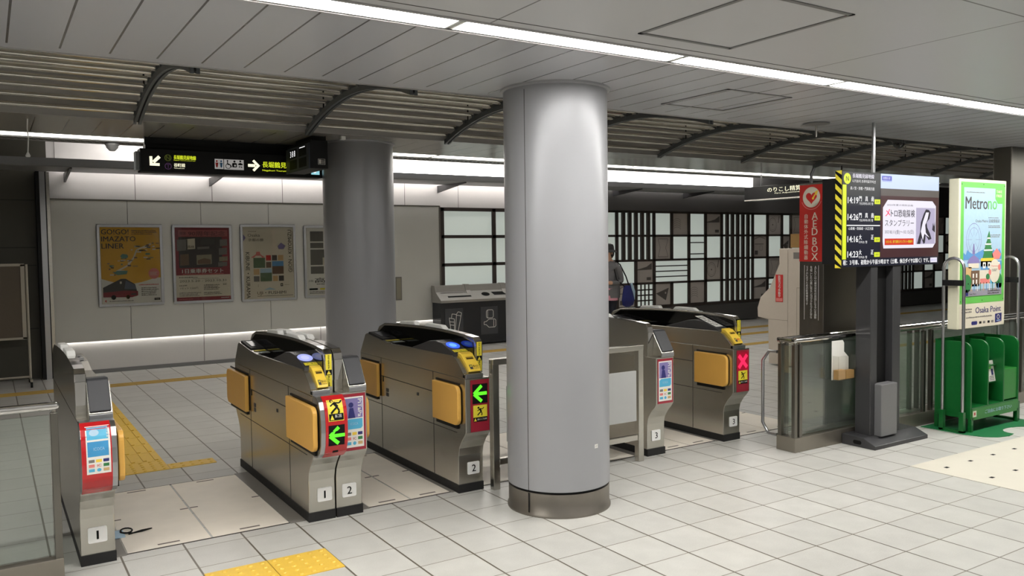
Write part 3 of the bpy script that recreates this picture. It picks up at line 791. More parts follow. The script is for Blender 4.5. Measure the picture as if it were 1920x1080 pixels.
    # front face artwork
    if bulge:
        arcb = [(.845, .742), (.79, .738), (.748, .715), (.727, .675), (.716, .62), (.714, .55), (.722, .48), (.745, .43), (.79, .40), (.845, .392)]
        mb = MB(); pr(mb, arcb, 0, w, ALU); mb.build('bulged_front', t, bevel=.004)
        path = [(.79 - .001, .7385)] + arcb[2:9]
        L = [0]
        for (a, b), (c, d) in zip(path, path[1:]): L.append(L[-1] + math.hypot(c - a, d - b))
        TOT = L[-1]
        def onarc(v):
            q = TOT - v                     # v measured upwards from the lower end
            for k in range(len(path) - 1):
                if q <= L[k + 1] or k == len(path) - 2:
                    f = (q - L[k]) / (L[k + 1] - L[k]); (a, b), (c, d) = path[k], path[k + 1]
                    ny, nz = -(d - b) / (L[k + 1] - L[k]), (c - a) / (L[k + 1] - L[k])
                    return a + (c - a) * f, b + (d - b) * f, ny, nz
        def fmap(u, v, ee):
            y, z, ny, nz = onarc(min(TOT - 1e-4, max(1e-4, v)))
            sgn = -1 if ny > 0 else 1
            return (x0 + u, y + ny * sgn * (ee + .0012), z + nz * sgn * (ee + .0012))
        ua, ub = (.026, w - .002) if lane < 0 else (.002, w - .024)
        mb = MB(); P = Print(mb, fmap); P.rect(ua, .0, ub, TOT, RED, lay=1, seg=24)
        H = TOT; sh = (ub - ua)
        if lane < 0:
            P.rect(ua + .018, H * .60, ub - .02, H * .90, YLABEL, lay=2, seg=10); P.rect(ua + .022, H * .61, ub - .022, H * .70, INK, lay=3, seg=5)
            runner(P, ua + .018 + (sh - .038) / 2, H * .80, .05, INK, 3)
            P.poly([(ua + .028, H * .62), (ua + .05, H * .62), (ua + .039, H * .685)], YLABEL, lay=4)
            P.text('扉にご注意', ua + .056, H * .645, .018, E_W if False else PAPER, w=sh - .09, bold=True, lay=4)
            P.rect(ua + .016, H * .26, ub - .018, H * .545, INK, lay=2, seg=10)
            arrow(P, (ua + ub) / 2 - .001, H * .40, .046, E_GRN, 3)
            P.rect((ua + ub) / 2 - .018, H * .14, (ua + ub) / 2 + .014, H * .175, INK, lay=2)
        else:
            ic(P, ua + .020, H * .34, sh - .026, H * .58, 2, blue=True)
        mb.build('front_panel', t)
    elif poster:
        mb = MB(); P = Print(mb, front(x0, F0 - .001, .40)); P.rect(.012, .0, w - .008, .325, MAROON, lay=1)
        ic(P, .022, .018, w - .042, .29, 2); mb.build('front_panel', t)
    else:
        mb = MB(); P = Print(mb, front(x0, F0 - .001, .40)); ua, ub = .036, w - .008
        P.rect(ua, .0, ub, .325, MAROON, lay=1); W = ub - ua
        P.rect(ua + .014, .175, ub - .012, .298, INK, lay=2)
        if disp == 'cross':
            P.rect(ua + .004, .165, ub - .004, .308, mat('deep_red_led_back', (120, 10, 30), .4, emit=.4, ecol=(150, 10, 40)), lay=3)
            for s in (1, -1):
                c, d = (ua + ub) / 2, .237
                P.line([(c - .045, d - .048 * s), (c + .045, d + .048 * s)], .03, E_RED, lay=4 if s > 0 else 5)
        else: arrow(P, (ua + ub) / 2, .237, .05, E_GRN, 3)
        P.rect(ua + .018, .062, ub - .016, .165, YLABEL, lay=3); P.rect(ua + .018, .062, ub - .016, .09, INK, lay=4)
        runner(P, (ua + ub) / 2, .128, .034, INK, 4)
        P.poly([(ua + .022, .066), (ua + .042, .066), (ua + .032, .086)], YLABEL, lay=5); P.text('扉にご注意', ua + .046, .071, .011, PAPER, w=W - .066, lay=5)
        mb.build('front_panel', t)
    mb = MB(); c = w * (.60 if lane < 0 else .5) if lane < 0 else w * .5
    fy = Y0 - .0015; mb.prism(rr(x0 + c - .043, .108, x0 + c + .043, .186, .008), 'y', fy - .003, fy + .002, WHITE)
    P = Print(mb, front(x0 + c, fy - .003, .108))
    if num == 1: P.rect(-.005, .017, .005, .060, INK)
    else: P.text(str(num), 0, .017, .044, INK, 'c', bold=True)
    mb.build('number_plate', t)
    # flaps
    for k, (ya, yb, cn) in enumerate(((.745 if bulge else .885, 1.23, (0, 1, 1, 0)), (2.135, 2.64 if bulge else 2.49, (1, 0, 0, 1)))):
        mb = MB(); pr(mb, rr(ya, .44, yb, .688, .045, 5, cn), -.034, -.006, ORANGE); fl = mb.build('flap_door', t, bevel=.006)
        mb = MB(); bx(mb, -.010, .001, ya + .05, yb - .01, .412, .445, BLACK); mb.build('flap_slot', t)
        mb = MB(); bx(mb, -.005, .001, ya + .03, yb, .69, .70, BLACK); mb.build('flap_hinge', t)
    return t
def arrow(P, u, v, s, m, lay):
    P.line([(u - s * .55, v), (u + s, v)], s * .42, m, lay)
    P.line([(u - s * .85, v), (u + s * .25, v + s * .98)], s * .42, m, lay + 1); P.line([(u - s * .85, v), (u + s * .25, v - s * .98)], s * .42, m, lay + 2)
def runner(P, u, v, s, m, lay):
    P.ell(u - s * .35, v + s * .62, s * .2, s * .2, m, lay, 14)
    P.line([(u - s * .15, v + s * .45), (u + s * .25, v - s * .1)], s * .34, m, lay)
    P.line([(u - s * .1, v + s * .4), (u + s * .55, v + s * .35), (u + s * .8, v + s * .62)], s * .16, m, lay)
    P.line([(u - s * .15, v + s * .35), (u - s * .55, v + s * .05)], s * .16, m, lay)
    P.line([(u + s * .2, v - s * .1), (u - s * .2, v - s * .4), (u - s * .55, v - s * .75)], s * .22, m, lay + 1)
    P.line([(u + s * .2, v - s * .1), (u + s * .4, v - s * .5), (u + s * .3, v - s * .85)], s * .2, m, lay + 1)
def ic(P, u, v, w, h, lay, blue=False):
    """transit card sticker"""
    P.rect(u, v, u + w, v + h, PAPER, lay, seg=10)
    a, b, c = v + h * .34, v + h * .36, v + h * .58
    if blue:
        P.rect(u + w * .05, v + h * .70, u + w * .92, v + h * .96, BLUEINK, lay + 1, seg=4); P.rect(u + w * .05, v + h * .36, u + w * .92, v + h * .66, mat('mid_blue_print', (66, 148, 200), .4, noise=.12, nscale=20), lay + 1, seg=4)
        P.ell(u + w * .35, v + h * .84, w * .2, h * .07, LBLUE, lay + 2); P.text('PiTaPa', u + w * .86, v + h * .93, w * .13, PAPER, rot=-PI / 2, w=h * .2, bold=True, lay=lay + 3)
        P.text('ICOCA', u + w * .3, v + h * .48, h * .06, LBLUE, w=w * .45, lay=lay + 3)
    else:
        P.rect(u + w * .05, c, u + w * .95, v + h * .97, PURPLE, lay + 1)
        P.text('PiTaPa', u + w * .70, v + h * .95, w * .2, PAPER, rot=-PI / 2, w=h * .35, bold=True, lay=lay + 3)
        P.ell(u + w * .34, v + h * .84, w * .13, w * .13, NAVY, lay + 2); P.poly([(u + w * .18, c), (u + w * .56, c), (u + w * .46, v + h * .78), (u + w * .26, v + h * .78)], NAVY, lay + 2)
        P.poly([(u + w * .06, b), (u + w * .85, b), (u + w * .94, b + h * .04), (u + w * .94, c - h * .02), (u + w * .2, c - h * .02), (u + w * .06, c - h * .06)], BLUEINK, lay + 1)
        P.text('ICOCA', u + w * .3, b + h * .08, h * .05, LBLUE, w=w * .4, lay=lay + 3)
    cols = [GREYINK, YELLOW, NAVY, PINKINK, RED, DGREENINK, BLUEINK, BLUEINK, TAN]
    for i in range(3):
        for j in range(3):
            m = cols[j * 3 + i]; uu, vv = u + w * (.08 + .3 * i), v + h * (.24 - .095 * j)
            if (i, j) == (1, 1): P.text('IC', uu + w * .04, vv + h * .005, h * .05, m, w=w * .17, bold=True, lay=lay + 2)
            elif (i, j) == (1, 2): P.ell(uu + w * .12, vv + h * .03, w * .09, h * .035, m, lay + 2)
            else: P.rect(uu, vv, uu + w * .24, vv + h * .06, m, lay + 2)

gate(-3.182, -3.027, 1, 1, 'leftmost ticket gate cabinet with a red bulged front and blue card sticker, marked 1', bulge=True)
gate(-2.03, -1.876, -1, 1, 'ticket gate cabinet with caution sticker above the green arrow on a red bulged front', bulge=True, disc=(E_LAV, lit('lit_pale_reader', (206, 210, 255), .9)))
gate(-1.868, -1.712, 1, 2, 'gate cabinet joined right of the green arrow bulge, dark cover and card sticker, marked 2', poster=True)
gate(-1.063, -0.885, -1, 2, 'ticket gate cabinet with blue lit reader and green arrow, next left of the near column', disc=(E_BLUE, E_BLUE2))
gate(0.51, 0.68, 1, 3, 'gate cabinet behind the grey barrier board with dark cover and card sticker, marked 3', poster=True)
gate(1.305, 1.485, -1, 3, 'ticket gate cabinet showing a red cross, rightmost of the gates', disp='cross', oor=True)

# ================================================================== BARRIER BOARD BEHIND COLUMN
t = thing('barrier_board', (-0.22, .885, 0), 'grey steel barrier frame with a white board, half hidden by the near column', 'barrier')
for x in (-.828, .385): MB().box(x - .024, x + .024, .865, .912, 0, .835, STEEL).build('post', t, bevel=.003)
MB().box(-.85, .409, .862, .915, .80, .838, STEEL).build('top_rail', t, bevel=.003)
MB().box(-.805, .361, .872, .906, .155, .195, STEEL).build('bottom_rail', t, bevel=.003)
MB().box(-.75, .335, .858, .872, .30, .66, mat('barrier_white_board', (176, 177, 176), .4, noise=.02)).build('board', t, bevel=.003)

# ================================================================== GLASS FENCES
def fence(x0, x1, y0, y1, label, posts, hoop):
    rows = (y0 + .008, y1 - .040) if hoop else (y0 + .008,)
    t = thing('glass_fence', (x0 if hoop else x1, y0, 0), label, 'fence')
    MB().box(x0, x1, y0, y1, 0, .108, mat('plinth_steel', (150, 144, 134), .35, .8, noise=.08, nscale=5)).build('plinth', t, bevel=.003)
    MB().box(x0 - .006, x1 + .006, y0 - .004, y0 + .048, .812, .848, CHROME).build('handrail', t, bevel=.015, seg=4)
    if hoop: MB().box(x0 - .006, x1 + .006, y1 - .048, y1 + .004, .812, .848, CHROME).build('handrail', t, bevel=.015, seg=4)
    if hoop: MB().box(x0 - .006, x0 + .044, y0, y1, .814, .846, CHROME).build('end_rail', t, bevel=.014, seg=3)
    for x in posts:
        for y in rows:
            MB().box(x - .016, x + .016, y, y + .032, .105, .80, STEEL_D).box(x - .008, x + .008, y + .008, y + .024, .80, .815, STEEL).build('post', t, bevel=.003)
    ps = sorted(posts)
    for a, b in zip(ps, ps[1:]):
        if b - a > .15:
            for y in ((y0 + .018, y1 - .028) if hoop else (y0 + .018,)): MB().box(a + .02, b - .02, y, y + .010, .125, .79, GLASS).build('glass_pane', t)
    return t
ft = fence(1.455, 6.6, .385, .557, 'glass fence with steel rail and grey plinth at the right, holding a leaflet box', [1.475, 1.53, 3.13, 3.24, 4.65, 4.76, 6.55], True)
MB().box(1.470, 1.480, .445, .50, .125, .79, GLASS).build('end_pane', ft)
MB().tube([(1.465, .56, .735), (1.465, .635, .735), (1.465, .695, .66), (1.465, .695, .18), (1.465, .64, .105), (1.465, .56, .105)], .012, ALU, 10).build('end_hoop', ft)
fence(-9.0, -3.262, .80, .86, 'glass fence with chrome rail at the left edge, running to the leftmost gate', [-3.28, -4.9, -6.6], False)

# ================================================================== LEAFLET BOX ON THE FENCE
def leaflet_box(x0, y, z0, w, h, d, label, back):
    t = thing('leaflet_holder', (x0 + w / 2, y, z0), label, 'leaflet holder')
    if back: MB().prism([(x0, z0), (x0 + w * .94, z0), (x0 + w * .94, z0 + h * .55), (x0 + w * .68, z0 + h * .70), (x0 + w * .68, z0 + h * .93), (x0 + w * .60, z0 + h), (x0, z0 + h)], 'y', y - .006, y - .002, PAPER).build('back_board', t)
    hh = h * .62 if back else h
    mb = MB().box(x0 + .006, x0 + w, y - d, y - d + .003, z0, z0 + hh, CLEAR).box(x0 + .006, x0 + .009, y - d, y - .006, z0, z0 + hh, CLEAR).box(x0 + w - .003, x0 + w, y - d, y - .006, z0, z0 + hh, CLEAR).box(x0 + .006, x0 + w, y - d, y - .006, z0, z0 + .004, CLEAR)
    mb.build('acrylic_pocket', t)
    CARD = mat('kraft_card', (198, 156, 98), .6, noise=.08)
    MB().box(x0 + .012, x0 + w * .48, y - d + .008, y - .012, z0 + .006, z0 + hh * .42, CARD).build('card_stack', t)
    MB().box(x0 + w * .52, x0 + w - .006, y - d + .010, y - .012, z0 + .006, z0 + hh * .37, CARD).build('card_stack', t)
leaflet_box(1.86, .378, .505, .215, .298, .06, 'white and clear leaflet holder with brown cards hung on the right glass fence', True)

# ================================================================== AED PILLAR
t = thing('aed_cabinet', (2.4, .7, 0), 'tall stainless cabinet with a red sign reading AED BOX, behind the glass fence', 'cabinet')
MB().box(2.068, 2.85, .605, .835, 0, 2.03, mat('cabinet_stainless', (118, 113, 106), .3, .85, noise=.1, nscale=3)).build('cabinet_body', t, bevel=.004)
mb = MB(); P = Print(mb, leftface(2.066, .835, 1.40)); W = .228; 
P.rect(0, 0, W, .625, mat('aed_red', (196, 46, 40), .4, noise=.03), lay=1); P.rect(0, .615, W, .625, STEEL, lay=2)
P.ell(W * .5, .515, .082, .082, PALE, lay=2)
P.poly([(W * .5 + .052 * 16 * math.sin(a) ** 3 / 16, .512 + .052 * (13 * math.cos(a) - 5 * math.cos(2 * a) - 2 * math.cos(3 * a) - math.cos(4 * a)) / 16) for a in [2 * PI * k / 40 for k in range(40)]], REDINK, lay=3)
P.line([(W * .56, .505), (W * .70, .55)], .012, YELLOW, lay=4); P.poly([(W * .62, .555), (W * .78, .57), (W * .72, .525)], YELLOW, lay=5); P.ell(W * .57, .505, .01, .01, YELLOW, lay=5)
P.ring(W * .5, .515, .10, .10, .006, PINKINK, lay=2, n=24, a0=PI * 1.12, a1=PI * 1.88)
P.vtext('AED', W * .64, .395, .058, .062, PALE, True, lay=3); P.vtext('BOX', W * .64, .195, .058, .062, PALE, True, lay=3)
P.vtext('自動体外式除細動器', W * .28, .385, .036, .0415, PALE, True, lay=3)
mb.build('red_sign', t)
mb = MB(); P = Print(mb, leftface(2.066, .835, .9))
for u in (.048, .182): P.rect(u, .03, u + .004, .47, PAPER, lay=1)
for u, s in ((.155, 'ＡＥＤとは心臓突然死の原因となる心室細動'), (.115, 'を起こした心臓に電気ショックを与え正常な'), (.075, 'リズムに戻すための医療機器です')): P.vtext(s, u, .465, .020, .0212, PAPER, True, lay=1)
mb.build('notice_text', t)
tag(MB().box(2.066, 2.068, .835, .836, 2.0, 2.001, STEEL).build('hinge'), 'x', 'x') if False else None
t = thing('hanging_sensor', (2.1, .72, 2.06), 'small dark cable bracket on top of the red box sign', 'bracket')
MB().tube([(2.1, .75, 2.03), (2.1, .75, 2.10), (2.12, .74, 2.15)], .012, DGREY, 8).build('cable_stub', t)

# ================================================================== FARE MACHINE
t = thing('fare_machine', (5.2, 3.2, 0), 'beige fare machine seen from its side with a red camera sticker', 'machine')
MB().prism([(3.368, 1.489), (3.367, 1.294), (3.517, 0.993), (3.662, 0.867), (3.714, 0.725), (3.708, 0.605), (3.541, 0.588), (3.53, 0.02), (2.75, 0.02), (2.75, 1.489)], 'x', 4.9, 5.6, BEIGE).build('machine_body', t, bevel=.008)
BSEAM = mat('beige_seam', (150, 138, 124), .5, noise=.03)
mb = MB(); P = Print(mb, leftface(4.899, 3.75, 0))
P.rect(.03, .585, .52, .59, BSEAM); P.rect(.515, .02, .52, 1.47, BSEAM); P.rect(.65, .02, .655, 1.0, BSEAM); P.rect(.65, 1.0, .99, 1.005, BSEAM); P.rect(.60, 1.36, .70, 1.44, GREYINK)
mb.build('side_seam', t)
mb = MB(); P = Print(mb, leftface(4.898, 3.42, .815)); P.rect(0, 0, .115, .345, REDINK, lay=1); P.vtext('防犯カメラ作動中', .0575, .335, .036, .0345, PAPER, True, lay=2); P.rect(.008, .01, .107, .05, PINKINK, lay=2)
mb.build('camera_sticker', t)
leaflet_box(4.93, 3.24, 1.492, .22, .42, .20, 'clear leaflet holder with brown cards standing on the beige fare machine', False)
t = thing('fare_sign', (5.0, 3.5, 2.2), 'dark hanging sign with white fare adjustment lettering', 'sign')
MB().box(5.0, 5.14, 2.4, 4.02, 2.13, 2.30, BLACK).build('sign_box', t, bevel=.004)
MB().box(4.995, 5.145, 2.4, 4.02, 2.118, 2.132, STEEL).build('bottom_trim', t)
mb = MB(); P = Print(mb, leftface(4.999, 4.0, 2.14)); P.text('のりこし精算', .36, .072, .062, E_CREAM, bold=True, w=.52, lay=2); P.text('Fare Adjustment', .48, .042, .022, E_CREAM, w=.38, lay=2); mb.build('sign_lettering', t)
for y in (2.6, 3.8): MB().cyl(5.07, y, 2.30, CZ, .01, DGREY, 8).build('hanger', t)

# ================================================================== DEPARTURE SCREEN
t = thing('display_stand', (2.33, .3, 0), 'departure screen on a grey floor stand with a heavy base plate', 'display stand')
MB().prism([(.095, 0), (.095, .03), (.20, .075), (.38, .08), (.38, 0)], 'x', 1.995, 2.68, MONG).build('base_plate', t, bevel=.003)
mb = MB(); P = Print(mb, lambda u, v, e: (1.9945 - e, .3 - u, v)); P.poly(rr(.02, .02, .09, .05, .014), INK, lay=1); mb.build('cable_hole', t)
MB().box(2.10, 2.18, .21, .34, .06, 1.9, MONG).build('post', t, bevel=.004)
MB().box(2.38, 2.48, .21, .34, .06, 1.9, MONG).build('post', t, bevel=.004)
MB().box(2.18, 2.38, .27, .33, .06, 1.9, BLACK).build('back_plate', t)
MB().box(2.155, 2.355, .15, .235, .07, .47, MONG_L).build('cable_box', t, bevel=.006)
MB().box(1.728, 2.985, .203, .255, 1.365, 2.07, BLACK).build('screen_case', t, bevel=.003)
MB().box(1.735, 2.95, 0.258, .374, 1.39, 2.02, BLACK).build('rear_screen_case', t, bevel=.003)
mb = MB(); P = Print(mb, leftface(1.727, .256, 1.362))
P.rect(0, 0, .054, .71, YLABEL, lay=1)
for k in range(10): 
    v = .0 + k * .0735; P.poly([(0, v + .03), (.054, v - .02 if v > .02 else 0), (.054, min(.71, v + .016)), (0, min(.71, v + .066))], INK, lay=2)
mb.build('hazard_tape', t)
mb = MB(); P = Print(mb, front(1.735, .2025, 1.37)); W, H = 1.24, .695
P.rect(0, 0, W, H, E_NAVY, lay=1)
P.rect(0, .52, .455, H, E_GREYS, lay=2); P.rect(0, .45, .455, .52, lit('lit_slate_screen', (36, 40, 50), .7), lay=2)
P.rect(.0, .055, .045, .60, E_Y, lay=3)
P.ell(.055, .645, .042, .040, E_Y, lay=3); P.text('N', .055, .628, .034, E_GREYS, 'c', bold=True, lay=4)
P.text('長堀鶴見緑地線', .115, .652, .032, E_PAPER, w=.26, bold=True, lay=4); P.text('나가호리 츠루미료쿠치선', .115, .618, .022, E_W, w=.28, lay=4)
P.text('森ノ宮・京橋・門真南方面', .09, .565, .024, E_W, w=.29, lay=4)
for v, tm, a, b in ((.475, '14:19', '門　真　南', '가도마미나미 행'), (.352, '14:26', '門　真　南', '가도마미나미 행'), (.19, '14:16', '大　　　正', '다이쇼 행'), (.078, '14:23', '大　　　正', '다이쇼 행')):
    P.text(tm, .06, v - .01, .046, E_W, w=.125, bold=True, lay=4); P.text(a, .195, v + .008, .038, E_W, w=.18, bold=True, lay=4); P.text(b, .195, v - .02, .020, E_W, w=.17 if len(b) > 6 else .1, lay=4)
    P.rect(.385, v - .01, .455, v + .025, E_Y, lay=3); P.text('各停', .40, v - .002, .018, E_GREYS, w=.04, lay=4)
P.rect(.05, .30, .455, .307, E_W, lay=3); P.text('心斎橋・西長堀・大正方面', .07, .27, .022, E_W, w=.30, lay=4)
P.text('程：３号車、初発から午前９時まで（土曜、休日ダイヤは除く）です。', .01, .012, .038, E_W, w=1.10, bold=True, lay=4)
P.rect(1.13, .012, 1.225, .05, E_PAPER, lay=3); P.text('次のスク', 1.14, .02, .022, E_BLU3, w=.075, lay=4)
P.rect(.46, .585, W, H, E_SKY, lay=2); P.rect(.475, .645, .60, .68, E_BLU3, lay=3); P.text('お知らせ', .49, .652, .022, E_W, w=.09, lay=4); P.rect(.48, .638, .6, .641, E_BLU3, lay=3)
P.rect(.46, .06, W, .585, E_MAR, lay=2); P.rect(.46, .53, W, .585, lit('lit_taupe_screen', (104, 96, 92), .7), lay=3)
P.poly([(.50, .13), (1.16, .13), (1.20, .17), (1.20, .46), (1.15, .50), (.55, .50), (.49, .44), (.49, .18)], E_PAPER, lay=3)
P.text('メ', .52, .375, .055, E_RED, w=.06, bold=True, lay=5); P.text('トロ恐竜探', .59, .37, .058, E_TEXT, w=.255, bold=True, lay=5); P.text('検', .855, .37, .058, E_TEXT, w=.05, bold=True, lay=5)
P.text('スタンプラリー', .515, .30, .05, E_TEXT, w=.38, lay=5)
P.text('2023', .515, .245, .022, E_TEXT, w=.06, lay=5); P.text('8.11(金)～10.15(日)', .585, .235, .038, E_TEXT, w=.31, lay=5)
P.rect(.515, .155, .895, .205, E_ORG, lay=4); P.text('ただいま、駅で冒険スタンプラリー開催中！', .53, .17, .022, E_Y, w=.35, lay=5)
P.text('2023年夏の特別企画', .54, .455, .014, E_TEXT, w=.34, lay=5)
P.rect(.925, .16, 1.19, .445, E_LILAC, lay=4)
P.poly([(.94, .16), (.98, .25), (.99, .33), (1.03, .40), (1.06, .435), (1.10, .43), (1.125, .41), (1.11, .36), (1.07, .33), (1.08, .29), (1.12, .24), (1.14, .20), (1.10, .19), (1.06, .23), (1.05, .17), (1.03, .16), (1.0, .21), (.985, .16)], E_TEXT, lay=5)
P.poly([(.99, .26), (1.02, .34), (1.06, .41), (1.10, .41), (1.08, .35), (1.05, .31), (1.06, .25), (1.11, .21), (1.04, .24), (1.02, .19)], E_PAPER, lay=6)
P.poly([(1.15, .27), (1.19, .25), (1.19, .34), (1.175, .30), (1.16, .33)], E_TEXT, lay=5)
mb.build('screen_image', t)

# ================================================================== GREEN LEAFLET RACK WITH POSTER BOARD
t = thing('leaflet_rack', (3.5, .15, 0), 'green metal leaflet rack with a framed poster board standing over it', 'leaflet rack')
for i, x in enumerate((3.13, 3.385, 3.63, 3.87)):
    MB().prism(rr(.0, .11, .30, .735, .07, 6, (0, 1, 0, 0)), 'x', x - .008, x + .008, GREEN).build('divider', t, bevel=.004)
MB().box(3.13, 3.87, .29, .305, .10, .74, GREEN).build('back_panel', t)
MB().box(3.138, 3.862, -.004, .012, .10, .19, GREEN_L).box(3.138, 3.862, .0, .29, .19, .20, GREEN).build('bottom_board', t)
for z in (.36, .50): MB().box(3.394, 3.622, .06, .29, z, z + .008, GREEN).build('shelf', t)
MB().box(3.642, 3.862, .01, .28, .21, .47, GREEN_L).build('leaflet_bin', t, bevel=.005)
for x in (3.14, 3.86):
    for y in (.01, .29): MB().box(x - .014, x + .014, y - .014, y + .014, 0, .12, GREEN).build('foot', t)
mb = MB(); P = Print(mb, front(3.14, -.0045, .10)); P.rect(.005, .025, .06, .075, PALE, lay=1); P.rect(.022, .038, .044, .062, RED, lay=2); P.text('ご自由にお取り下さい', .19, .035, .032, LBLUE, w=.42, bold=True, lay=2); mb.build('board_lettering', t)
PB_Y = .105
MB().box(3.10, 3.83, PB_Y, PB_Y + .085, .83, 2.055, CREAM).build('poster_board', t, bevel=.006)
mb = MB(); P = Print(mb, front(3.125, PB_Y - .0005, 1.035)); W, H = .685, .995
P.rect(0, 0, W, H, GREENINK, lay=1); P.rect(.045, .06, W - .045, H - .045, LBLUE, lay=2)
P.poly([(W - .16, H), (W - .02, H), (W - .02, H - .15), (W - .05, H - .17), (W - .12, H - .17), (W - .16, H - .13)], GREENINK, lay=3)
P.text('TAKE', W - .145, H - .08, .022, PALE, w=.09, bold=True, lay=4); P.text('FREE', W - .145, H - .115, .022, PALE, w=.09, bold=True, lay=4)
P.text('Metro', .065, .775, .10, DGREYINK, w=.335, bold=True, lay=4); P.text('no', .41, .775, .072, GREENINK, w=.14, bold=True, lay=4)
P.scrib(.08, .905, .36, .92, GREYINK, rows=1, fill=1, seed=3); P.text('Osaka Metro 沿線情報誌', .22, .665, .03, GREYINK, w=.38, lay=4)
P.scrib(.42, .62, .62, .645, GREYINK, rows=2, seed=4); P.scrib(.42, .54, .62, .57, GREYINK, rows=2, seed=9); P.scrib(.42, .70, .6, .712, GREYINK, rows=1, seed=12)
P.ring(.20, .525, .115, .135, .004, PURPLE, lay=3); P.ring(.20, .525, .085, .10, .003, PURPLE, lay=3); P.ell(.20, .525, .03, .034, LBLUE, lay=4)
for k in range(8): P.line([(.20, .525), (.20 + .113 * math.cos(k * PI / 4), .525 + .133 * math.sin(k * PI / 4))], .002, PURPLE, lay=3)
P.poly([(.17, .36), (.2, .525), (.23, .36)], PURPLE, lay=3)
SKYB = mat('skyline_blue_print', (92, 150, 204), .45, noise=.08)
P.poly([(.045, .36), (.045, .42), (.08, .40), (.10, .44), (.14, .42), (.2, .40), (.3, .43), (.42, .46), (.5, .44), (.56, .42), (.60, .45), (.64, .40), (.64, .36)], SKYB, lay=4)
P.poly([(.33, .36), (.36, .42), (.345, .42), (.38, .47), (.37, .47), (.41, .53), (.40, .54), (.435, .60), (.455, .54), (.45, .53), (.475, .48), (.465, .47), (.50, .42), (.485, .42), (.51, .36)], DGREENINK, lay=5)
for v, a, b in ((.43, .355, .49), (.48, .375, .47), (.53, .405, .45)): P.rect(a, v, b, v + .012, PAPER, lay=6)
P.rect(.31, .30, .52, .37, YELLOW, lay=6); P.poly([(.48, .40), (.56, .45), (.63, .40), (.60, .36), (.5, .36)], PINKINK, lay=5)
P.poly([(.10, .33), (.13, .37), (.20, .40), (.27, .37), (.30, .33)], PURPLE, lay=6); P.rect(.12, .29, .28, .33, PALE, lay=6)
for k in range(4): P.rect(.34 + .075 * k, .285, .385 + .075 * k, .335, PAPER, lay=7); P.ell(.362 + .075 * k, .312, .012, .012, INK, lay=8)
P.rect(.31, .275, .64, .345, SKYB, lay=6)
P.rect(.06, .17, .17, .30, TAN, lay=6); P.rect(.16, .14, .29, .27, BROWNINK, lay=7)
for i in range(2):
    for j in range(2): P.rect(.185 + .05 * i, .16 + .05 * j, .205 + .05 * i, .195 + .05 * j, PAPER, lay=8)
P.rect(.29, .14, .46, .27, PALE, lay=6); P.rect(.30, .16, .45, .20, PINKINK, lay=7); P.rect(.46, .14, .62, .27, BLUEINK, lay=6)
P.ell(.10, .165, .07, .075, DGREENINK, lay=8); P.ell(.42, .215, .03, .025, DGREENINK, lay=8); P.ell(.60, .17, .05, .07, DGREENINK, lay=7)
P.rect(.045, .11, .64, .155, LBLUE, lay=7); P.rect(.045, .06, .64, .115, mat('road_grey_print', (150, 148, 160), .5, noise=.05), lay=8)
for k in range(12): P.line([(.07 + .047 * k, .10), (.072 + .047 * k, .155)], .009, (PAPER, DGREENINK, TAN, SKYB)[k % 4], lay=9); P.ell(.072 + .047 * k, .163, .006, .007, (BROWNINK, INK)[k % 2], lay=9, n=10)
P.ell(.525, .26, .085, .10, PALE, lay=9); P.text('Metrono', .47, .295, .016, PINKINK, w=.11, lay=10); P.scrib(.48, .255, .57, .28, GREYINK, rows=2, lay=10, seed=22); P.ell(.45, .25, .02, .024, PINKINK, lay=10); P.ell(.60, .29, .022, .026, PINKINK, lay=10)
P.rect(.055, .065, .12, .09, NAVY, lay=9); P.text('Osaka Metro', .13, .07, .016, DGREYINK, w=.11, lay=9); P.scrib(.42, .065, .62, .105, DGREYINK, rows=2, lay=9, seed=5)
for u, v in ((.012, .02), (.012, .975), (.34, .98), (.34, .02), (.672, .02), (.672, .975)): P.ell(u, v, .005, .005, INK, lay=3, n=10)
mb.build('main_poster', t)
mb = MB(); P = Print(mb, front(3.125, PB_Y - .0005, .835)); P.rect(.0, .0, .685, .185, PALE, lay=1); P.text('Osaka Point', .24, .115, .05, NAVY, w=.40, bold=True, lay=3)
P.scrib(.03, .12, .21, .165, GREYINK, rows=2, seed=6); P.scrib(.10, .075, .5, .095, GREYINK, rows=1, fill=1, seed=8)
P.poly([(.55, .02), (.655, .03), (.655, .10), (.55, .095)], NAVY, lay=3); P.ring(.60, .068, .022, .02, .006, PALE, lay=4); P.rect(.575, .035, .63, .042, LBLUE, lay=4)
P.poly(rr(.18, .02, .27, .05, .012), NAVY, lay=3)
for u in (.30, .36, .43, .49): P.rect(u, .025, u + .035, .045, GREYINK if u in (.36, .49) else INK, lay=3)
mb.build('caption_sheet', t)
for x in (3.06, 3.915):
    pts = [(x, .035, .13), (x, .035, 1.33)] + [(x, .1175 - .0825 * math.cos(PI * k / 8), 1.33 + .0825 * math.sin(PI * k / 8)) for k in range(1, 8)] + [(x, .20, 1.33), (x, .20, .13)]
    MB().tube(pts, .0125, ALU, 10).build('tube_loop', t)
    MB().box(x - .018, x + .018, .017, .053, 0, .17, GREEN).box(x - .018, x + .018, .182, .218, 0, .17, GREEN).box(x - .018, x + .018, .017, .218, 0, .02, GREEN).build('loop_socket', t)
    MB().box(x - .014, x + .014, .03, .205, 1.19, 1.235, BLACK).build('loop_clamp', t)
    MB().box(min(x, 3.47), max(x, 3.47), .12, .16, 1.20, 1.225, BLACK).build('cross_bar', t) if False else None
    MB().box(x - .02, x + .06 if x < 3.5 else x + .02, .11, .16, 1.195, 1.23, BLACK).box(x - .09 if x > 3.5 else x, x + .01, .11, .16, 1.195, 1.23, BLACK).build('side_bracket', t)
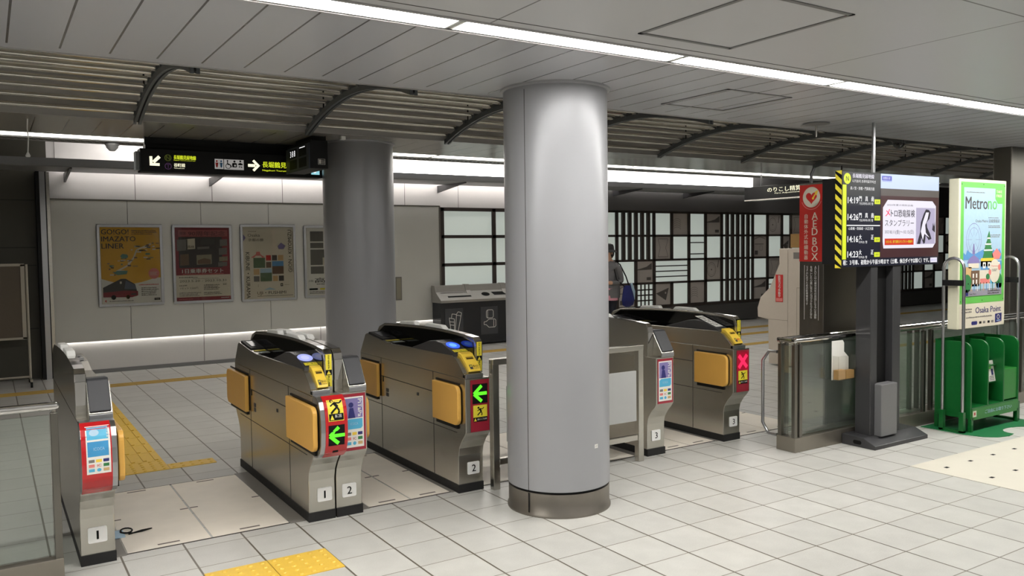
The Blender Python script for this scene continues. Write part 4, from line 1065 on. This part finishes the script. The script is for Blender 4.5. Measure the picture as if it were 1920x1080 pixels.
def leaflet(x, y, z, w, h, m, label):
    mb = MB(); mb.prism([(y, z), (y - .008, z), (y + .02, z + h), (y + .028, z + h)], 'x', x, x + w, m)
    P = Print(mb, lambda u, v, e: (x + u, y - .008 + .028 * v / h - e, z + v))
    P.rect(w * .15, h * .6, w * .6, h * .85, GREENINK if m is PAPER else NAVY); P.rect(w * .5, h * .3, w * .8, h * .6, NAVY); P.scrib(w * .1, h * .05, w * .9, h * .28, GREYINK, rows=3, seed=int(x * 97))
    tag(mb.build('leaflet', org=(x, y, z)), label, 'leaflet')
leaflet(3.43, .20, .51, .10, .17, LBLUE, 'pale leaflet in the upper pocket of the green rack')
leaflet(3.40, .07, .37, .10, .17, PAPER, 'white leaflet with green print low in the green rack')
leaflet(3.52, .07, .37, .10, .17, PAPER, 'white leaflet with blue print low in the green rack, beside the green bin')
pts = [(3.02, .36), (3.02, -.02), (3.06, -.13), (3.14, -.205), (3.26, -.235)]
for k in range(0, 11): pts.append((3.56 + .20 * math.cos(PI * 1.05 + -PI * 1.0 * k / 10), -.215 + .14 * math.sin(PI * 1.0 - PI * k / 10)))
pts += [(3.98, -.2), (4.0, .36)]
tag(MB().prism(pts, 'z', -.002, .004, MATGREEN).build('floor_mat'), 'green floor sheet with a scalloped front edge under the leaflet rack', 'mat')

# ================================================================== POSTERS ON THE BACK WALL
def poster(x0, x1, z0, z1, label, art):
    t = thing('wall_poster', ((x0 + x1) / 2, 8.06, (z0 + z1) / 2), label, 'poster', 'framed posters on the grey wall')
    y = 8.045; w = .035
    f = MB()
    f.box(x0, x1, y, 8.07, z1 - w, z1, ALU).box(x0, x1, y, 8.07, z0, z0 + w, ALU).box(x0, x0 + w, y, 8.07, z0 + w, z1 - w, ALU).box(x1 - w, x1, y, 8.07, z0 + w, z1 - w, ALU)
    f.build('frame', t, bevel=.006)
    mb = MB(); mb.box(x0 + w, x1 - w, 8.052, 8.068, z0 + w, z1 - w, PALE)
    P = Print(mb, front(x0 + w, 8.0515, z0 + w)); P.EPS = .0008
    art(P, x1 - x0 - 2 * w, z1 - z0 - 2 * w)
    mb.build('printed_sheet', t)
    MB().box(x0 + w, x1 - w, 8.038, 8.040, z0 + w, z1 - w, TINTED).build('cover_pane', t)
def art_bus(P, W, H):
    P.rect(0, 0, W, H, PAPER, lay=1)
    P.poly([(0, H * .33)] + [(W * k / 14, H * (.33 - .075 * math.sin(PI * min(1, k / 14 * 1.1)))) for k in range(1, 15)] + [(W, H), (0, H)], GOLD, lay=2)
    for k, s in enumerate(('GO!GO!', 'IMAZATO', 'LINER')): P.text(s, .012, H * (.905 - .092 * k), .065, DGREYINK, w=(.32, .40, .26)[k], bold=True, lay=4)
    P.scrib(W * .52, H * .90, W * .96, H * .965, BROWNINK, rows=3, seed=2)
    r = random.Random(5)
    P.line([(W * .25, H * .42), (W * .45, H * .5), (W * .55, H * .6), (W * .6, H * .7), (W * .85, H * .78)], .02, PALE, lay=3)
    for k in range(46):
        f = r.random(); u = W * (.15 + .75 * f) + r.uniform(-.1, .06); v = H * (.40 + .36 * f) + r.uniform(-.10, .10)
        u = min(W * .93, max(.02, u)); v = min(H * .78, max(H * .37, v))
        m = (DGREYINK, PALE, PALE, BROWNINK, TEALINK, GREYINK)[k % 6]
        P.rect(u, v, u + r.uniform(.02, .06), v + r.uniform(.008, .022), m, lay=4 + k % 3)
    P.poly([(W * .20, H * .40), (W * .26, H * .43), (W * .44, H * .43), (W * .42, H * .385), (W * .27, H * .375)], TEALINK, lay=7)
    P.poly([(W * .32, H * .62), (W * .36, H * .65), (W * .44, H * .64), (W * .45, H * .60), (W * .36, H * .59)], TEALINK, lay=7)
    P.ell(W * .885, H * .385, .066, .07, PINKINK, lay=7); P.scrib(W * .82, H * .36, W * .95, H * .41, PALE, rows=3, lay=8, seed=7)
    P.poly([(W * .02, H * .09), (W * .02, H * .215), (W * .32, H * .325), (W * .40, H * .325), (W * .555, H * .25), (W * .60, H * .11), (W * .56, H * .09)], DGREYINK, lay=8)
    P.poly([(W * .02, H * .09), (W * .02, H * .15), (W * .36, H * .17), (W * .60, H * .16), (W * .60, H * .10), (W * .5, H * .08)], WINE, lay=9)
    P.poly([(W * .37, H * .19), (W * .40, H * .30), (W * .54, H * .245), (W * .58, H * .18)], mat('bus_glass_print', (92, 102, 120), .5, noise=.08), lay=9)
    P.ell(W * .19, H * .085, .028, .03, INK, lay=10); P.ell(W * .43, H * .085, .022, .026, INK, lay=10); P.rect(W * .48, H * .11, W * .57, H * .13, DGREYINK, lay=10)
    P.rect(W * .30, H * .26, W * .33, H * .29, PALE, lay=10)
    P.scrib(W * .62, H * .23, W * .98, H * .25, REDINK, rows=1, seed=4); P.scrib(W * .66, H * .09, W * .96, H * .21, GREYINK, rows=5, seed=5)
    P.scrib(W * .12, H * .025, W * .6, H * .045, GREYINK, rows=1, seed=6); P.poly([(W * .04, H * .04), (W * .07, H * .06), (W * .07, H * .02)], REDINK, lay=4); P.rect(W * .88, H * .03, W * .98, H * .06, INK, lay=4); P.text('Osaka', W * .895, H * .038, .015, PALE, w=.05, lay=5)
def art_90(P, W, H):
    P.rect(0, 0, W, H, WINE, lay=1); P.rect(0, H * .05, W, H * .35, PALE, lay=2)
    P.rect(W * .06, H * .875, W * .97, H * .965, mat('rose_band_print', (166, 84, 86), .5, noise=.04), lay=2)
    P.text('90周年記念', W * .24, H * .885, H * .065, mat('mauve_print', (96, 40, 48), .5, noise=.03), w=W * .68, bold=True, lay=4); P.text('開業', W * .09, H * .9, H * .04, MATS['mauve_print'], w=W * .11, lay=4)
    P.rect(W * .06, H * .45, W * .86, H * .87, mat('dark_album_print', (52, 44, 42), .5, noise=.2, nscale=14), lay=3)
    ph = mat('old_photo_print', (150, 140, 116), .5, noise=.25, nscale=22)
    for (a, b, c, d, m) in ((.03, .68, .22, .84, GREYINK), (.2, .70, .36, .85, PALE), (.08, .48, .24, .64, BROWNINK), (.38, .49, .66, .63, ph), (.40, .70, .62, .74, GREYINK), (.80, .62, .95, .72, GREYINK), (.80, .53, .96, .60, ph), (.78, .46, .95, .525, GREYINK), (.82, .74, .96, .84, GREYINK), (.46, .76, .72, .84, DGREYINK)):
        P.poly([(W * a, H * b), (W * c, H * (b + .008)), (W * c, H * d), (W * a, H * (d - .008))], m, lay=4)
    P.text('路線', W * .22, H * .72, H * .035, INK, w=W * .12, lay=6); P.poly([(W * .40, H * .5), (W * .64, H * .5), (W * .64, H * .56), (W * .52, H * .58), (W * .40, H * .55)], BROWNINK, lay=5)
    P.text('1日乗車券セット', W * .11, H * .375, H * .062, PAPER, w=W * .76, bold=True, lay=6); P.scrib(W * .12, H * .355, W * .88, H * .37, PINKINK, rows=1, fill=1, lay=5)
    P.text('2023.5.20 - 2023.10.31', W * .06, H * .255, H * .03, DGREYINK, w=W * .86, lay=5); P.scrib(W * .05, H * .31, W * .4, H * .33, DGREYINK, rows=1, lay=4); P.scrib(W * .3, H * .295, W * .8, H * .305, GREYINK, rows=1, lay=4)
    P.text('1セット 3,500円', W * .07, H * .155, H * .032, DGREYINK, w=W * .32, lay=5); P.scrib(W * .05, H * .2, W * .2, H * .22, DGREYINK, rows=1, lay=4, seed=3)
    P.scrib(W * .5, H * .14, W * .82, H * .22, DGREYINK, rows=4, lay=4, seed=6); P.scrib(W * .5, H * .075, W * .85, H * .115, DGREYINK, rows=2, lay=4, seed=8); P.scrib(W * .05, H * .06, W * .45, H * .12, GREYINK, rows=3, lay=4, seed=9); P.scrib(W * .86, H * .2, W * .93, H * .23, DGREYINK, rows=2, lay=4)
    P.scrib(W * .04, H * .018, W * .3, H * .03, PINKINK, rows=1, lay=4); P.scrib(W * .82, H * .02, W * .97, H * .035, PAPER, rows=1, lay=4)
def art_kyoto(P, W, H):
    P.rect(0, 0, W, H, PALE, lay=1)
    P.text('Osaka', W * .09, H * .865, H * .04, DGREYINK, w=W * .24, lay=4); P.text('京都の旅', W * .10, H * .80, H * .04, DGREYINK, w=W * .30, lay=4); P.scrib(W * .1, H * .93, W * .26, H * .945, GREYINK, rows=1)
    P.text('KIBUNE・KURAMA', W * .04, H * .65, W * .075, INK, rot=-PI / 2, w=H * .64, lay=4)
    P.text('GION・KIYOMIZU', W * .965, H * .36, W * .075, INK, rot=PI / 2, w=H * .60, lay=4); P.line([(W * .985, H * .36), (W * .985, H * .94)], .005, INK, lay=4)
    P.text('UJI・FUSHIMI', W * .25, H * .045, H * .055, INK, w=W * .58, lay=4); P.line([(W * .25, H * .035), (W * .97, H * .035)], .005, INK, lay=4)
    grn = mat('garden_photo_print', (84, 108, 74), .5, noise=.25, nscale=20)
    for (a, b, c, d, m) in ((.19, .43, .42, .57, grn), (.44, .53, .54, .605, REDINK), (.44, .43, .54, .51, BROWNINK), (.56, .53, .66, .605, DGREYINK), (.68, .53, .79, .605, TAN), (.56, .34, .79, .52, BROWNINK), (.56, .45, .79, .52, SKYB), (.19, .335, .30, .415, TAN), (.32, .24, .55, .42, grn), (.32, .36, .55, .42, LBLUE), (.19, .24, .30, .315, GREYINK), (.57, .24, .67, .315, TAN), (.69, .24, .79, .315, DGREYINK)):
        P.rect(W * a, H * b, W * c, H * d, m, lay=3 + ((a, b) in ((.56, .45), (.32, .36))))
    P.poly([(W * .14, H * .575), (W * .24, H * .62), (W * .25, H * .655), (W * .32, H * .655), (W * .33, H * .62), (W * .42, H * .575), (W * .36, H * .57), (W * .34, H * .60), (W * .24, H * .60), (W * .2, H * .57)], PINKINK, lay=5)
    P.poly([(W * .68, H * .73), (W * .75, H * .78), (W * .84, H * .735), (W * .80, H * .69), (W * .70, H * .69)], PURPLE, lay=5)
    P.poly([(0, H * .80), (0, H * .9), (W * .05, H * .85)], PURPLE, lay=5)
    P.poly([(W * .38, H * .12), (W * .5, H * .155), (W * .63, H * .12)], LBLUE, lay=5); P.rect(W * .72, H * .165, W * .77, H * .205, INK, lay=4); P.rect(W * .735, H * .177, W * .755, H * .193, PALE, lay=5); P.scrib(W * .8, H * .18, W * .9, H * .19, GREYINK, rows=1); P.rect(W * .27, H * .16, W * .275, H * .2, GREYINK, lay=4)
def art_koya(P, W, H):
    P.rect(0, 0, W, H, PAPER, lay=1)
    gm = mat('grey_photo_print', (104, 102, 100), .5, noise=.3, nscale=24)
    for (a, b, c, d) in ((.08, .80, .36, .95), (.38, .80, .66, .95), (.68, .80, .94, .95), (.08, .70, .36, .78), (.38, .70, .66, .78), (.08, .45, .66, .68), (.68, .45, .94, .78), (.08, .32, .36, .43), (.38, .32, .94, .43)): P.rect(W * a, H * b, W * c, H * d, gm, lay=3)
    P.rect(W * .34, H * .45, W * .38, H * .56, PALE, lay=4)
    P.text('高野山', W * .16, H * .185, H * .075, DGREYINK, w=W * .72, bold=True, lay=4); P.text('の秋', W * .03, H * .2, H * .03, DGREYINK, w=W * .1, lay=4); P.scrib(W * .2, H * .155, W * .7, H * .175, DGREYINK, rows=1)
    for k, m in enumerate((INK, YLABEL, BROWNINK, INK)): P.rect(W * (.04 + .23 * k), H * .08, W * (.22 + .23 * k), H * .105, m, lay=4)
    P.scrib(W * .05, H * .02, W * .9, H * .065, GREYINK, rows=2)
poster(-2.33, -1.558, .852, 1.905, 'framed yellow poster with a dark red bus, leftmost on the grey wall', art_bus)
poster(-1.436, -.668, .85, 1.903, 'framed dark red poster with old photographs and white lower half', art_90)
poster(-.55, .222, .838, 1.912, 'framed pale poster with a mosaic of small pictures and upright lettering', art_kyoto)
poster(.345, 1.115, .852, 1.90, 'framed white poster with grey pictures, partly hidden by the far column', art_koya)

# ================================================================== OVERHEAD DIRECTION SIGN
t = thing('direction_sign', (-1.73, 3.55, 2.17), 'black hanging direction sign with yellow and white arrows and lettering', 'sign')
MB().box(-2.47, -.985, 3.5, 3.64, 2.178, 2.362, BLACK).build('sign_box', t, bevel=.004)
MB().box(-2.50, -2.47, 3.52, 3.62, 2.19, 2.34, mat('frosted_end_cap', (120, 124, 128), .3, noise=.03)).build('end_cap', t, bevel=.004)
MB().box(-2.42, -1.0, 3.56, 3.68, 2.362, 2.40, BLACK).box(-2.42, -1.0, 3.60, 3.64, 2.40, CZ, BLACK).build('mounting_beam', t)
mb = MB(); P = Print(mb, front(-2.47, 3.4995, 2.18))
def arr(u, v, s, ang):
    c, q = math.cos(ang), math.sin(ang)
    R = lambda a, b: (u + (a * c - b * q) * s, v + (a * q + b * c) * s)
    P.poly([R(-1, -.24), R(.25, -.24), R(.25, .24), R(-1, .24)], E_CREAM, lay=2)
    P.poly([R(1, 0), R(.02, 1.0), R(-.28, .72), R(.42, 0)], E_CREAM, lay=3); P.poly([R(1, 0), R(.02, -1.0), R(-.28, -.72), R(.42, 0)], E_CREAM, lay=4)
arr(.105, .085, .052, PI * 1.25)
P.ring(.205, .115, .026, .026, .005, lit('dim_green', (110, 122, 40), .3), lay=2, n=24); P.text('N', .205, .10, .03, MATS['dim_green'], 'c', lay=2)
P.ring(.205, .048, .026, .026, .005, lit('dim_purple', (110, 72, 120), .3), lay=2, n=24); P.text('T', .205, .033, .03, MATS['dim_purple'], 'c', lay=2)
P.text('長堀鶴見緑地線', .248, .105, .034, E_Y, w=.17, bold=True, lay=2); P.text('Nagahori Tsurumi-ryokuchi Line', .248, .093, .009, E_Y, w=.165, lay=2)
P.text('谷町線', .248, .045, .03, E_CREAM, w=.085, bold=True, lay=2); P.text('Tanimachi Line', .248, .031, .008, E_CREAM, w=.08, lay=2)
mb.build('line_lettering', t)
mb = MB(); P = Print(mb, front(-2.47, 3.4995, 2.18))
PIC = lit('dim_pictogram_white', (188, 184, 180), .5)
P.rect(.565, .042, .635, .124, PIC, lay=2); P.rect(.64, .04, .80, .124, PIC, lay=2)
for u, m in ((.582, REDINK), (.617, SKYB)): P.ell(u, .106, .008, .008, m, lay=3, n=12); P.poly([(u - .012, .094), (u + .012, .094), (u + .006, .055), (u - .006, .055)], m, lay=3)
P.rect(.599, .05, .601, .116, GREYINK, lay=3)
P.ring(.672, .068, .022, .022, .005, INK, lay=3, n=20); P.line([(.668, .108), (.668, .082), (.69, .08), (.70, .06)], .007, INK, lay=4); P.ell(.668, .113, .006, .006, INK, lay=3, n=10)
P.ell(.724, .108, .009, .009, INK, lay=3, n=12); P.poly(rr(.705, .06, .743, .096, .008), INK, lay=3); P.ell(.728, .075, .008, .008, PIC, lay=4, n=12)
P.ell(.772, .112, .008, .008, INK, lay=3, n=12); P.poly([(.75, .088), (.772, .10), (.794, .088), (.785, .08), (.76, .08)], INK, lay=3); P.line([(.76, .062), (.768, .07)], .008, INK, lay=3); P.line([(.775, .068), (.785, .06)], .008, INK, lay=3)
mb.build('pictogram_panel', t)
mb = MB(); P = Print(mb, front(-2.47, 3.4995, 2.18))
arr(.885, .082, .05, 0)
mb.build('direction_arrow', t)
mb = MB(); P = Print(mb, front(-2.47, 3.4995, 2.18))
P.text('長堀鶴見緑地線', .955, .07, .05, E_Y, w=.36, bold=True, lay=2); P.text('Nagahori Tsurumi-ryokuchi Line', .955, .035, .018, E_Y, w=.385, bold=True, lay=2)
mb.build('route_lettering', t)
mb = MB(); P = Print(mb, front(-2.47, 3.4995, 2.18))
P.rect(1.38, .025, 1.455, .085, lit('lit_cyan_tile', (150, 214, 226), .9), lay=2); P.line([(1.40, .05), (1.412, .04), (1.435, .07)], .01, E_W, lay=4)
mb.build('cyan_tile', t)

t = thing('indicator_box', (-1.25, 3.15, 2.2), 'black ceiling box with small lit digits beside the far column', 'indicator')
MB().box(-1.31, -1.16, 2.88, 3.46, 2.198, 2.425, BLACK).build('case', t, bevel=.006)
MB().box(-1.27, -1.15, 2.95, 3.35, 2.42, CZ, BLACK).build('ceiling_mount', t)
MB().box(-1.322, -1.31, 2.875, 3.465, 2.196, 2.40, mat('bezel_blue_grey', (48, 54, 64), .6, noise=.03)).build('bezel', t, bevel=.003)
mb = MB(); P = Print(mb, leftface(-1.3225, 3.46, 2.2))
for u in (.10, .34):
    for v in (.02, .11): P.rect(u, v, u + .19, v + .075, INK, lay=1)
P.text('3 8 8', .12, .122, .05, E_W, w=.13, bold=True, lay=2); P.rect(.36, .176, .5, .182, E_W, lay=2)
mb.build('digit_face', t)
mb = MB(); P = Print(mb, front(-1.30, 2.8795, 2.2)); P.rect(.055, .03, .115, .075, PAPER, lay=1); P.rect(.058, .033, .112, .072, INK, lay=2); P.rect(.062, .037, .08, .068, PAPER, lay=3); P.scrib(.084, .038, .11, .066, PAPER, rows=3, lay=3); mb.build('spec_plate', t)
t = thing('ceiling_speaker', (-1.0, 2.86, 2.4), 'tiny white bracket under the ceiling at the far column top', 'bracket')
MB().box(-1.06, -1.02, 2.84, 2.88, CZ - .03, CZ, WHITE).build('bracket_block', t, bevel=.004)

# ================================================================== RECYCLING BINS
t = thing('recycling_bin', (3.4, 7.8, 0), 'black recycling station with a grey slotted hood and white pictograms', 'bin')
BINB = mat('bin_black', (36, 38, 42), .35, noise=.06)
MB().box(2.39, 4.7, 7.76, 8.04, .02, .70, BINB).build('cabinet', t, bevel=.005)
MB().prism([(7.73, .695), (7.73, .735), (7.91, .86), (7.95, .96), (8.05, .96), (8.05, .695)], 'x', 2.38, 4.71, mat('bin_hood', (158, 156, 150), .35, .4, noise=.04)).build('hood', t, bevel=.004)
for x in (2.95, 3.62): MB().prism([(7.80, .77), (7.91, .875), (7.94, .97), (8.02, .97), (8.02, .75)], 'x', x - .03, x + .05, MATS['bin_hood']).build('hood_divider', t, bevel=.004)
mb = MB(); HM = lambda u, v, e: (2.34 + u, 7.73 + v * .57 - e * .55, .736 + v * .40 + e * .85)
P = Print(mb, HM)
for q in ([(.20, .10), (.62, .10), (.62, .15), (.20, .15)], [(.90 + .075 * math.cos(k * PI / 10), .17 + .07 * math.sin(k * PI / 10)) for k in range(20)], [(1.05, .12), (1.28, .12), (1.24, .24), (1.02, .24)], [(1.46, .12), (1.70, .12), (1.64, .25), (1.42, .25)], [(1.84, .12), (2.2, .12), (2.15, .25), (1.8, .25)]):
    mb = MB(); P = Print(mb, HM); P.poly(q, INK); mb.build('bin_slot', t)
mb = MB(); P = Print(mb, HM)
P.scrib(.12, .25, .6, .30, GREYINK, rows=2, seed=3); mb.build('hood_text', t)
for k, x in enumerate((2.62, 3.26, 3.9)):
    mb = MB(); mb.box(x - .16, x + .16, 7.752, 7.761, .16, .60, mat('bin_door_grey', (66, 68, 72), .3, noise=.1, nscale=4))
    P = Print(mb, front(x, 7.7518, .2)); W_ = PAPER; lw = .009
    if k == 0:
        P.line([(-.09, .26), (-.06, .04), (.0, .05), (-.0, .24), (-.09, .26)], lw, W_); P.line([(-.08, .20), (.0, .19)], lw, W_); P.line([(-.07, .15), (.0, .14)], lw, W_)
        P.line([(.01, .02), (.04, .30), (.12, .28), (.06, .02)], lw, W_); P.line([(.03, .30), (.07, .35), (.13, .33), (.12, .28)], lw, W_); P.line([(-.05, .26), (-.04, .32), (.03, .31)], lw, W_)
    elif k == 1:
        P.line(rr(-.055, .22, .075, .35, .03) + [(.075, .32)], lw, W_); P.line([(-.03, .225), (-.03, .345)], lw, W_)
        P.line([(-.10, .12), (-.10, .16), (-.06, .165), (-.01, .20), (.10, .20), (.12, .18), (.12, .09), (.10, .07), (-.01, .07), (-.06, .115), (-.10, .12)], lw, W_); P.line([(.08, .08), (.08, .19)], lw, W_)
    else: P.ring(-.05, .25, .06, .06, lw, W_); P.line([(-.1, .1), (.06, .1), (.06, .2)], lw, W_)
    mb.build('bin_door', t)

# ================================================================== WHITEBOARD, PERSON, DROPPED TAG
t = thing('notice_board', (-3.9, 7.6, 0), 'brown notice board on a wheeled pale frame against the dark bay', 'notice board')
PF = mat('pale_board_frame', (178, 172, 158), .4, noise=.04)
MB().box(-4.9, -3.19, 7.59, 7.62, .56, 1.41, mat('brown_board', (96, 86, 74), .6, noise=.05)).build('board', t)
MB().box(-4.94, -3.15, 7.58, 7.63, 1.40, 1.43, PF).box(-4.94, -3.15, 7.58, 7.63, .545, .57, PF).box(-3.19, -3.15, 7.58, 7.63, .55, 1.42, PF).box(-4.94, -4.9, 7.58, 7.63, .55, 1.42, PF).build('board_frame', t)
for x in (-3.13, -4.96):
    MB().tube([(x, 7.6, 1.42), (x, 7.6, .07)], .014, PF, 8).build('leg', t)
    MB().tube([(x, 7.35, .08), (x, 7.85, .08)], .014, PF, 8).build('foot_bar', t)
    for y in (7.37, 7.83):
        mb = MB(); mb.tube([(x - .012, y, .032), (x + .012, y, .032)], .032, BLACK, 12); mb.build('caster', t)
MB().tube([(-4.96, 7.6, .1), (-3.13, 7.6, .1)], .012, PF, 8).build('cross_bar', t)

def skin_mesh(verts, edges, radii, sub=2):
    me = bpy.data.meshes.new('skin'); me.from_pydata(verts, edges, [])
    o = bpy.data.objects.new('skin', me); COL.objects.link(o)
    o.modifiers.new('skin', 'SKIN'); s = o.modifiers.new('sub', 'SUBSURF'); s.levels = sub; s.render_levels = sub
    for v, r in zip(me.skin_vertices[0].data, radii): v.radius = r if isinstance(r, tuple) else (r, r)
    me.skin_vertices[0].data[0].use_root = True
    dg = bpy.context.evaluated_depsgraph_get()
    m2 = bpy.data.meshes.new_from_object(o.evaluated_get(dg)); bpy.data.objects.remove(o)
    return m2
def person(px, py, heading, label):
    t = thing('person', (px, py, 0), label, 'person')
    R = Matrix.Rotation(heading, 4, 'Z')                      # local +x = forward, +y = their left
    V = []; E = []; Rr = []
    def nd(p, r, par=None):
        V.append(p); Rr.append(r); 
        if par is not None: E.append((par, len(V) - 1))
        return len(V) - 1
    hip = nd((0, 0, .80), (.15, .12)); waist = nd((0, 0, .93), (.14, .115), hip); chest = nd((.01, 0, 1.10), (.155, .12), waist); sh = nd((0, 0, 1.23), (.12, .10), chest)
    nk = nd((.015, 0, 1.31), .05, sh); hd0 = nd((.03, 0, 1.37), (.075, .085), nk); hd = nd((.035, 0, 1.45), (.085, .098), hd0); hd1 = nd((.03, 0, 1.525), (.062, .07), hd)
    HA = {}
    for s in (1, -1):
        th = nd((.0, s * .085, .74), .088, hip); kn = nd((.05 if s > 0 else -.02, s * .085, .42), .058, th); an = nd((-.02 if s > 0 else -.10, s * .085, .09), .042, kn); toe = nd((.09 if s > 0 else .01, s * .09, .04), .038, an); nd((.15 if s > 0 else .07, s * .09, .033), .026, toe)
        so = nd((-.01, s * .17, 1.215), .062, sh); el = nd((-.05, s * .215, .965), .05, so); wr = nd((.16, s * .15, .945), .034, el); pm = nd((.215, s * .14, .955), .030, wr)
        for q, (dy, L, dz) in enumerate(((-.022, .052, .012), (-.007, .06, .014), (.008, .056, .010), (.022, .044, .004))):
            k1 = nd((.215 + .032, s * .14 + dy, .958 + dz), .0085, pm); nd((.215 + .03 + L, s * .14 + dy, .945 + dz), .0075, k1)
        k1 = nd((.20, s * .14 - s * .035, .975), .0095, wr); nd((.235, s * .14 - s * .038, .985), .0085, k1)
    me = skin_mesh(V, E, Rr)
    me.transform(R)
    JK = mat('grey_jacket_cloth', (112, 112, 114), .8, noise=.08); SK = mat('skin', (206, 164, 138), .5, noise=.04); TR = mat('dark_trouser_cloth', (24, 26, 38), .8, noise=.06); SHOE = mat('shoe_grey', (90, 90, 92), .6, noise=.05); PK = mat('pink_shirt_cloth', (226, 160, 176), .8, noise=.05)
    for m in (JK, SK, TR, SHOE, PK): me.materials.append(m)
    Ri = R.inverted()
    for p in me.polygons:
        c = Ri @ p.center; p.use_smooth = True; z = c.z
        if z > 1.30: i = 1
        elif c.x > .165 and z > .85: i = 1
        elif z > .86: i = 0
        elif z < .07: i = 3
        else: i = 2
        p.material_index = i
    b = bpy.data.objects.new('body', me); COL.objects.link(b); b.parent = t; b['_o'] = t['_o']
    def part(mb, name):
        mb.v = [tuple(R @ Vector(v) + Vector((px, py, 0))) for v in mb.v]; return mb.build(name, t)
    # jacket skirt, shirt hem, hat, hair, face, bag
    mb = MB(); n = 28; rings = []
    for z, a, c in ((.70, .155, .185), (.80, .165, .19), (.95, .155, .18), (1.10, .155, .18), (1.2, .11, .15)):
        rings.append(mb.add([(.0 + a * math.cos(2 * PI * k / n), c * math.sin(2 * PI * k / n), z) for k in range(n)]))
    for A, B in zip(rings, rings[1:]):
        for k in range(n): mb.face((A[k], A[(k + 1) % n], B[(k + 1) % n], B[k]), JK if not (k < 2 or k > 25) else PK, True)
    part(mb, 'jacket')
    mb = MB(); rings = []
    for z, a, c in ((.66, .135, .165), (.72, .14, .17), (.86, .145, .172)): rings.append(mb.add([(.02 + a * math.cos(2 * PI * k / n), c * math.sin(2 * PI * k / n), z) for k in range(n)]))
    for A, B in zip(rings, rings[1:]):
        for k in range(n): mb.face((A[k], A[(k + 1) % n], B[(k + 1) % n], B[k]), PK, True)
    part(mb, 'shirt_hem')
    HAT = mat('dark_grey_hat_felt', (54, 54, 54), .9, noise=.1)
    mb = MB(); mb.lathe([(.155, 1.445), (.15, 1.455), (.105, 1.49), (.10, 1.54), (.085, 1.575), (.04, 1.59), (.001, 1.592)], .03, 0, HAT, 28, caps=False); part(mb, 'hat')
    HAIR = mat('black_hair', (26, 22, 20), .6, noise=.1)
    mb = MB(); mb.ball((.0, 0, 1.43), (.085, .092, .10), HAIR, 16); part(mb, 'hair')
    mb = MB()
    for s in (1, -1):
        mb.ball((.112, s * .03, 1.445), (.008, .012, .007), PAPER, 8); mb.ball((.118, s * .03, 1.445), (.005, .006, .006), INK, 8); mb.box(.112, .118, s * .03 - .016, s * .03 + .016, 1.459, 1.464, HAIR)
        mb.ball((.035, s * .086, 1.435), (.018, .01, .028), SK, 8)
    mb.ball((.122, 0, 1.42), (.016, .012, .02), SK, 8); mb.ball((.11, 0, 1.388), (.008, .022, .005), mat('lip', (170, 96, 90), .5, noise=.03), 8)
    part(mb, 'face')
    BAG = mat('navy_bag_cloth', (26, 36, 104), .75, noise=.1)
    mb = MB(); rings = []; n = 20
    for z, a, c, oy in ((.55, .06, .02, .27), (.58, .14, .05, .275), (.66, .165, .065, .28), (.78, .14, .05, .275), (.90, .09, .03, .26)):
        rings.append(mb.add([(-.14 + a * math.cos(2 * PI * k / n), oy + c * math.sin(2 * PI * k / n), z) for k in range(n)]))
    for A, B in zip(rings, rings[1:]):
        for k in range(n): mb.face((A[k], A[(k + 1) % n], B[(k + 1) % n], B[k]), BAG, True)
    mb.face(rings[0][::-1], BAG); mb.face(rings[-1], BAG)
    mb.v = [tuple(R @ Vector(v) + Vector((px, py, 0))) for v in mb.v]
    bt = thing('shoulder_bag', (px, py, .55), 'navy shoulder bag hanging on the walking person', 'bag')
    mb.build('bag_body', bt)
    mb = MB(); mb.tube([R @ Vector(q) + Vector((px, py, 0)) for q in ((-.19, .27, .88), (-.12, .25, 1.05), (-.05, .18, 1.25), (.0, .13, 1.29), (.06, .13, 1.22), (.07, .2, 1.0), (-.06, .27, .88))], .011, mat('black_strap', (22, 22, 26), .7, noise=.05), 8); mb.build('strap', bt)
    mb = MB(); mb.tube([R @ Vector(q) + Vector((px, py, 0)) for q in ((-.22, .29, .93), (-.25, .31, .80), (-.27, .31, .66))], [.02, .03, .012], LBLUE, 8); mb.build('scarf_charm', bt)
person(5.12, 7.0, math.radians(196), 'person in a grey jacket and dark hat walking beyond the gates, holding hands in front')

t = thing('dropped_tag', (-2.93, 1.34, .003), 'white paper tag with a black cord loop on the floor beside the leftmost gate', 'tag')
MB().box(-3.02, -2.94, 1.27, 1.40, .004, .009, LBLUE).build('paper', t)
MB().tube([(-2.955, 1.345, .008)] + [(-2.925 + .03 * math.cos(a), 1.36 + .045 * math.sin(a), .012) for a in [PI + k * PI / 6 for k in range(12)]] + [(-2.95, 1.34, .01), (-2.90, 1.31, .008), (-2.85, 1.315, .008), (-2.80, 1.335, .008), (-2.85, 1.325, .010), (-2.92, 1.30, .008)], .004, INK, 8).build('cord', t)

for o in list(SC.objects):
    if '_o' in o: del o['_o']
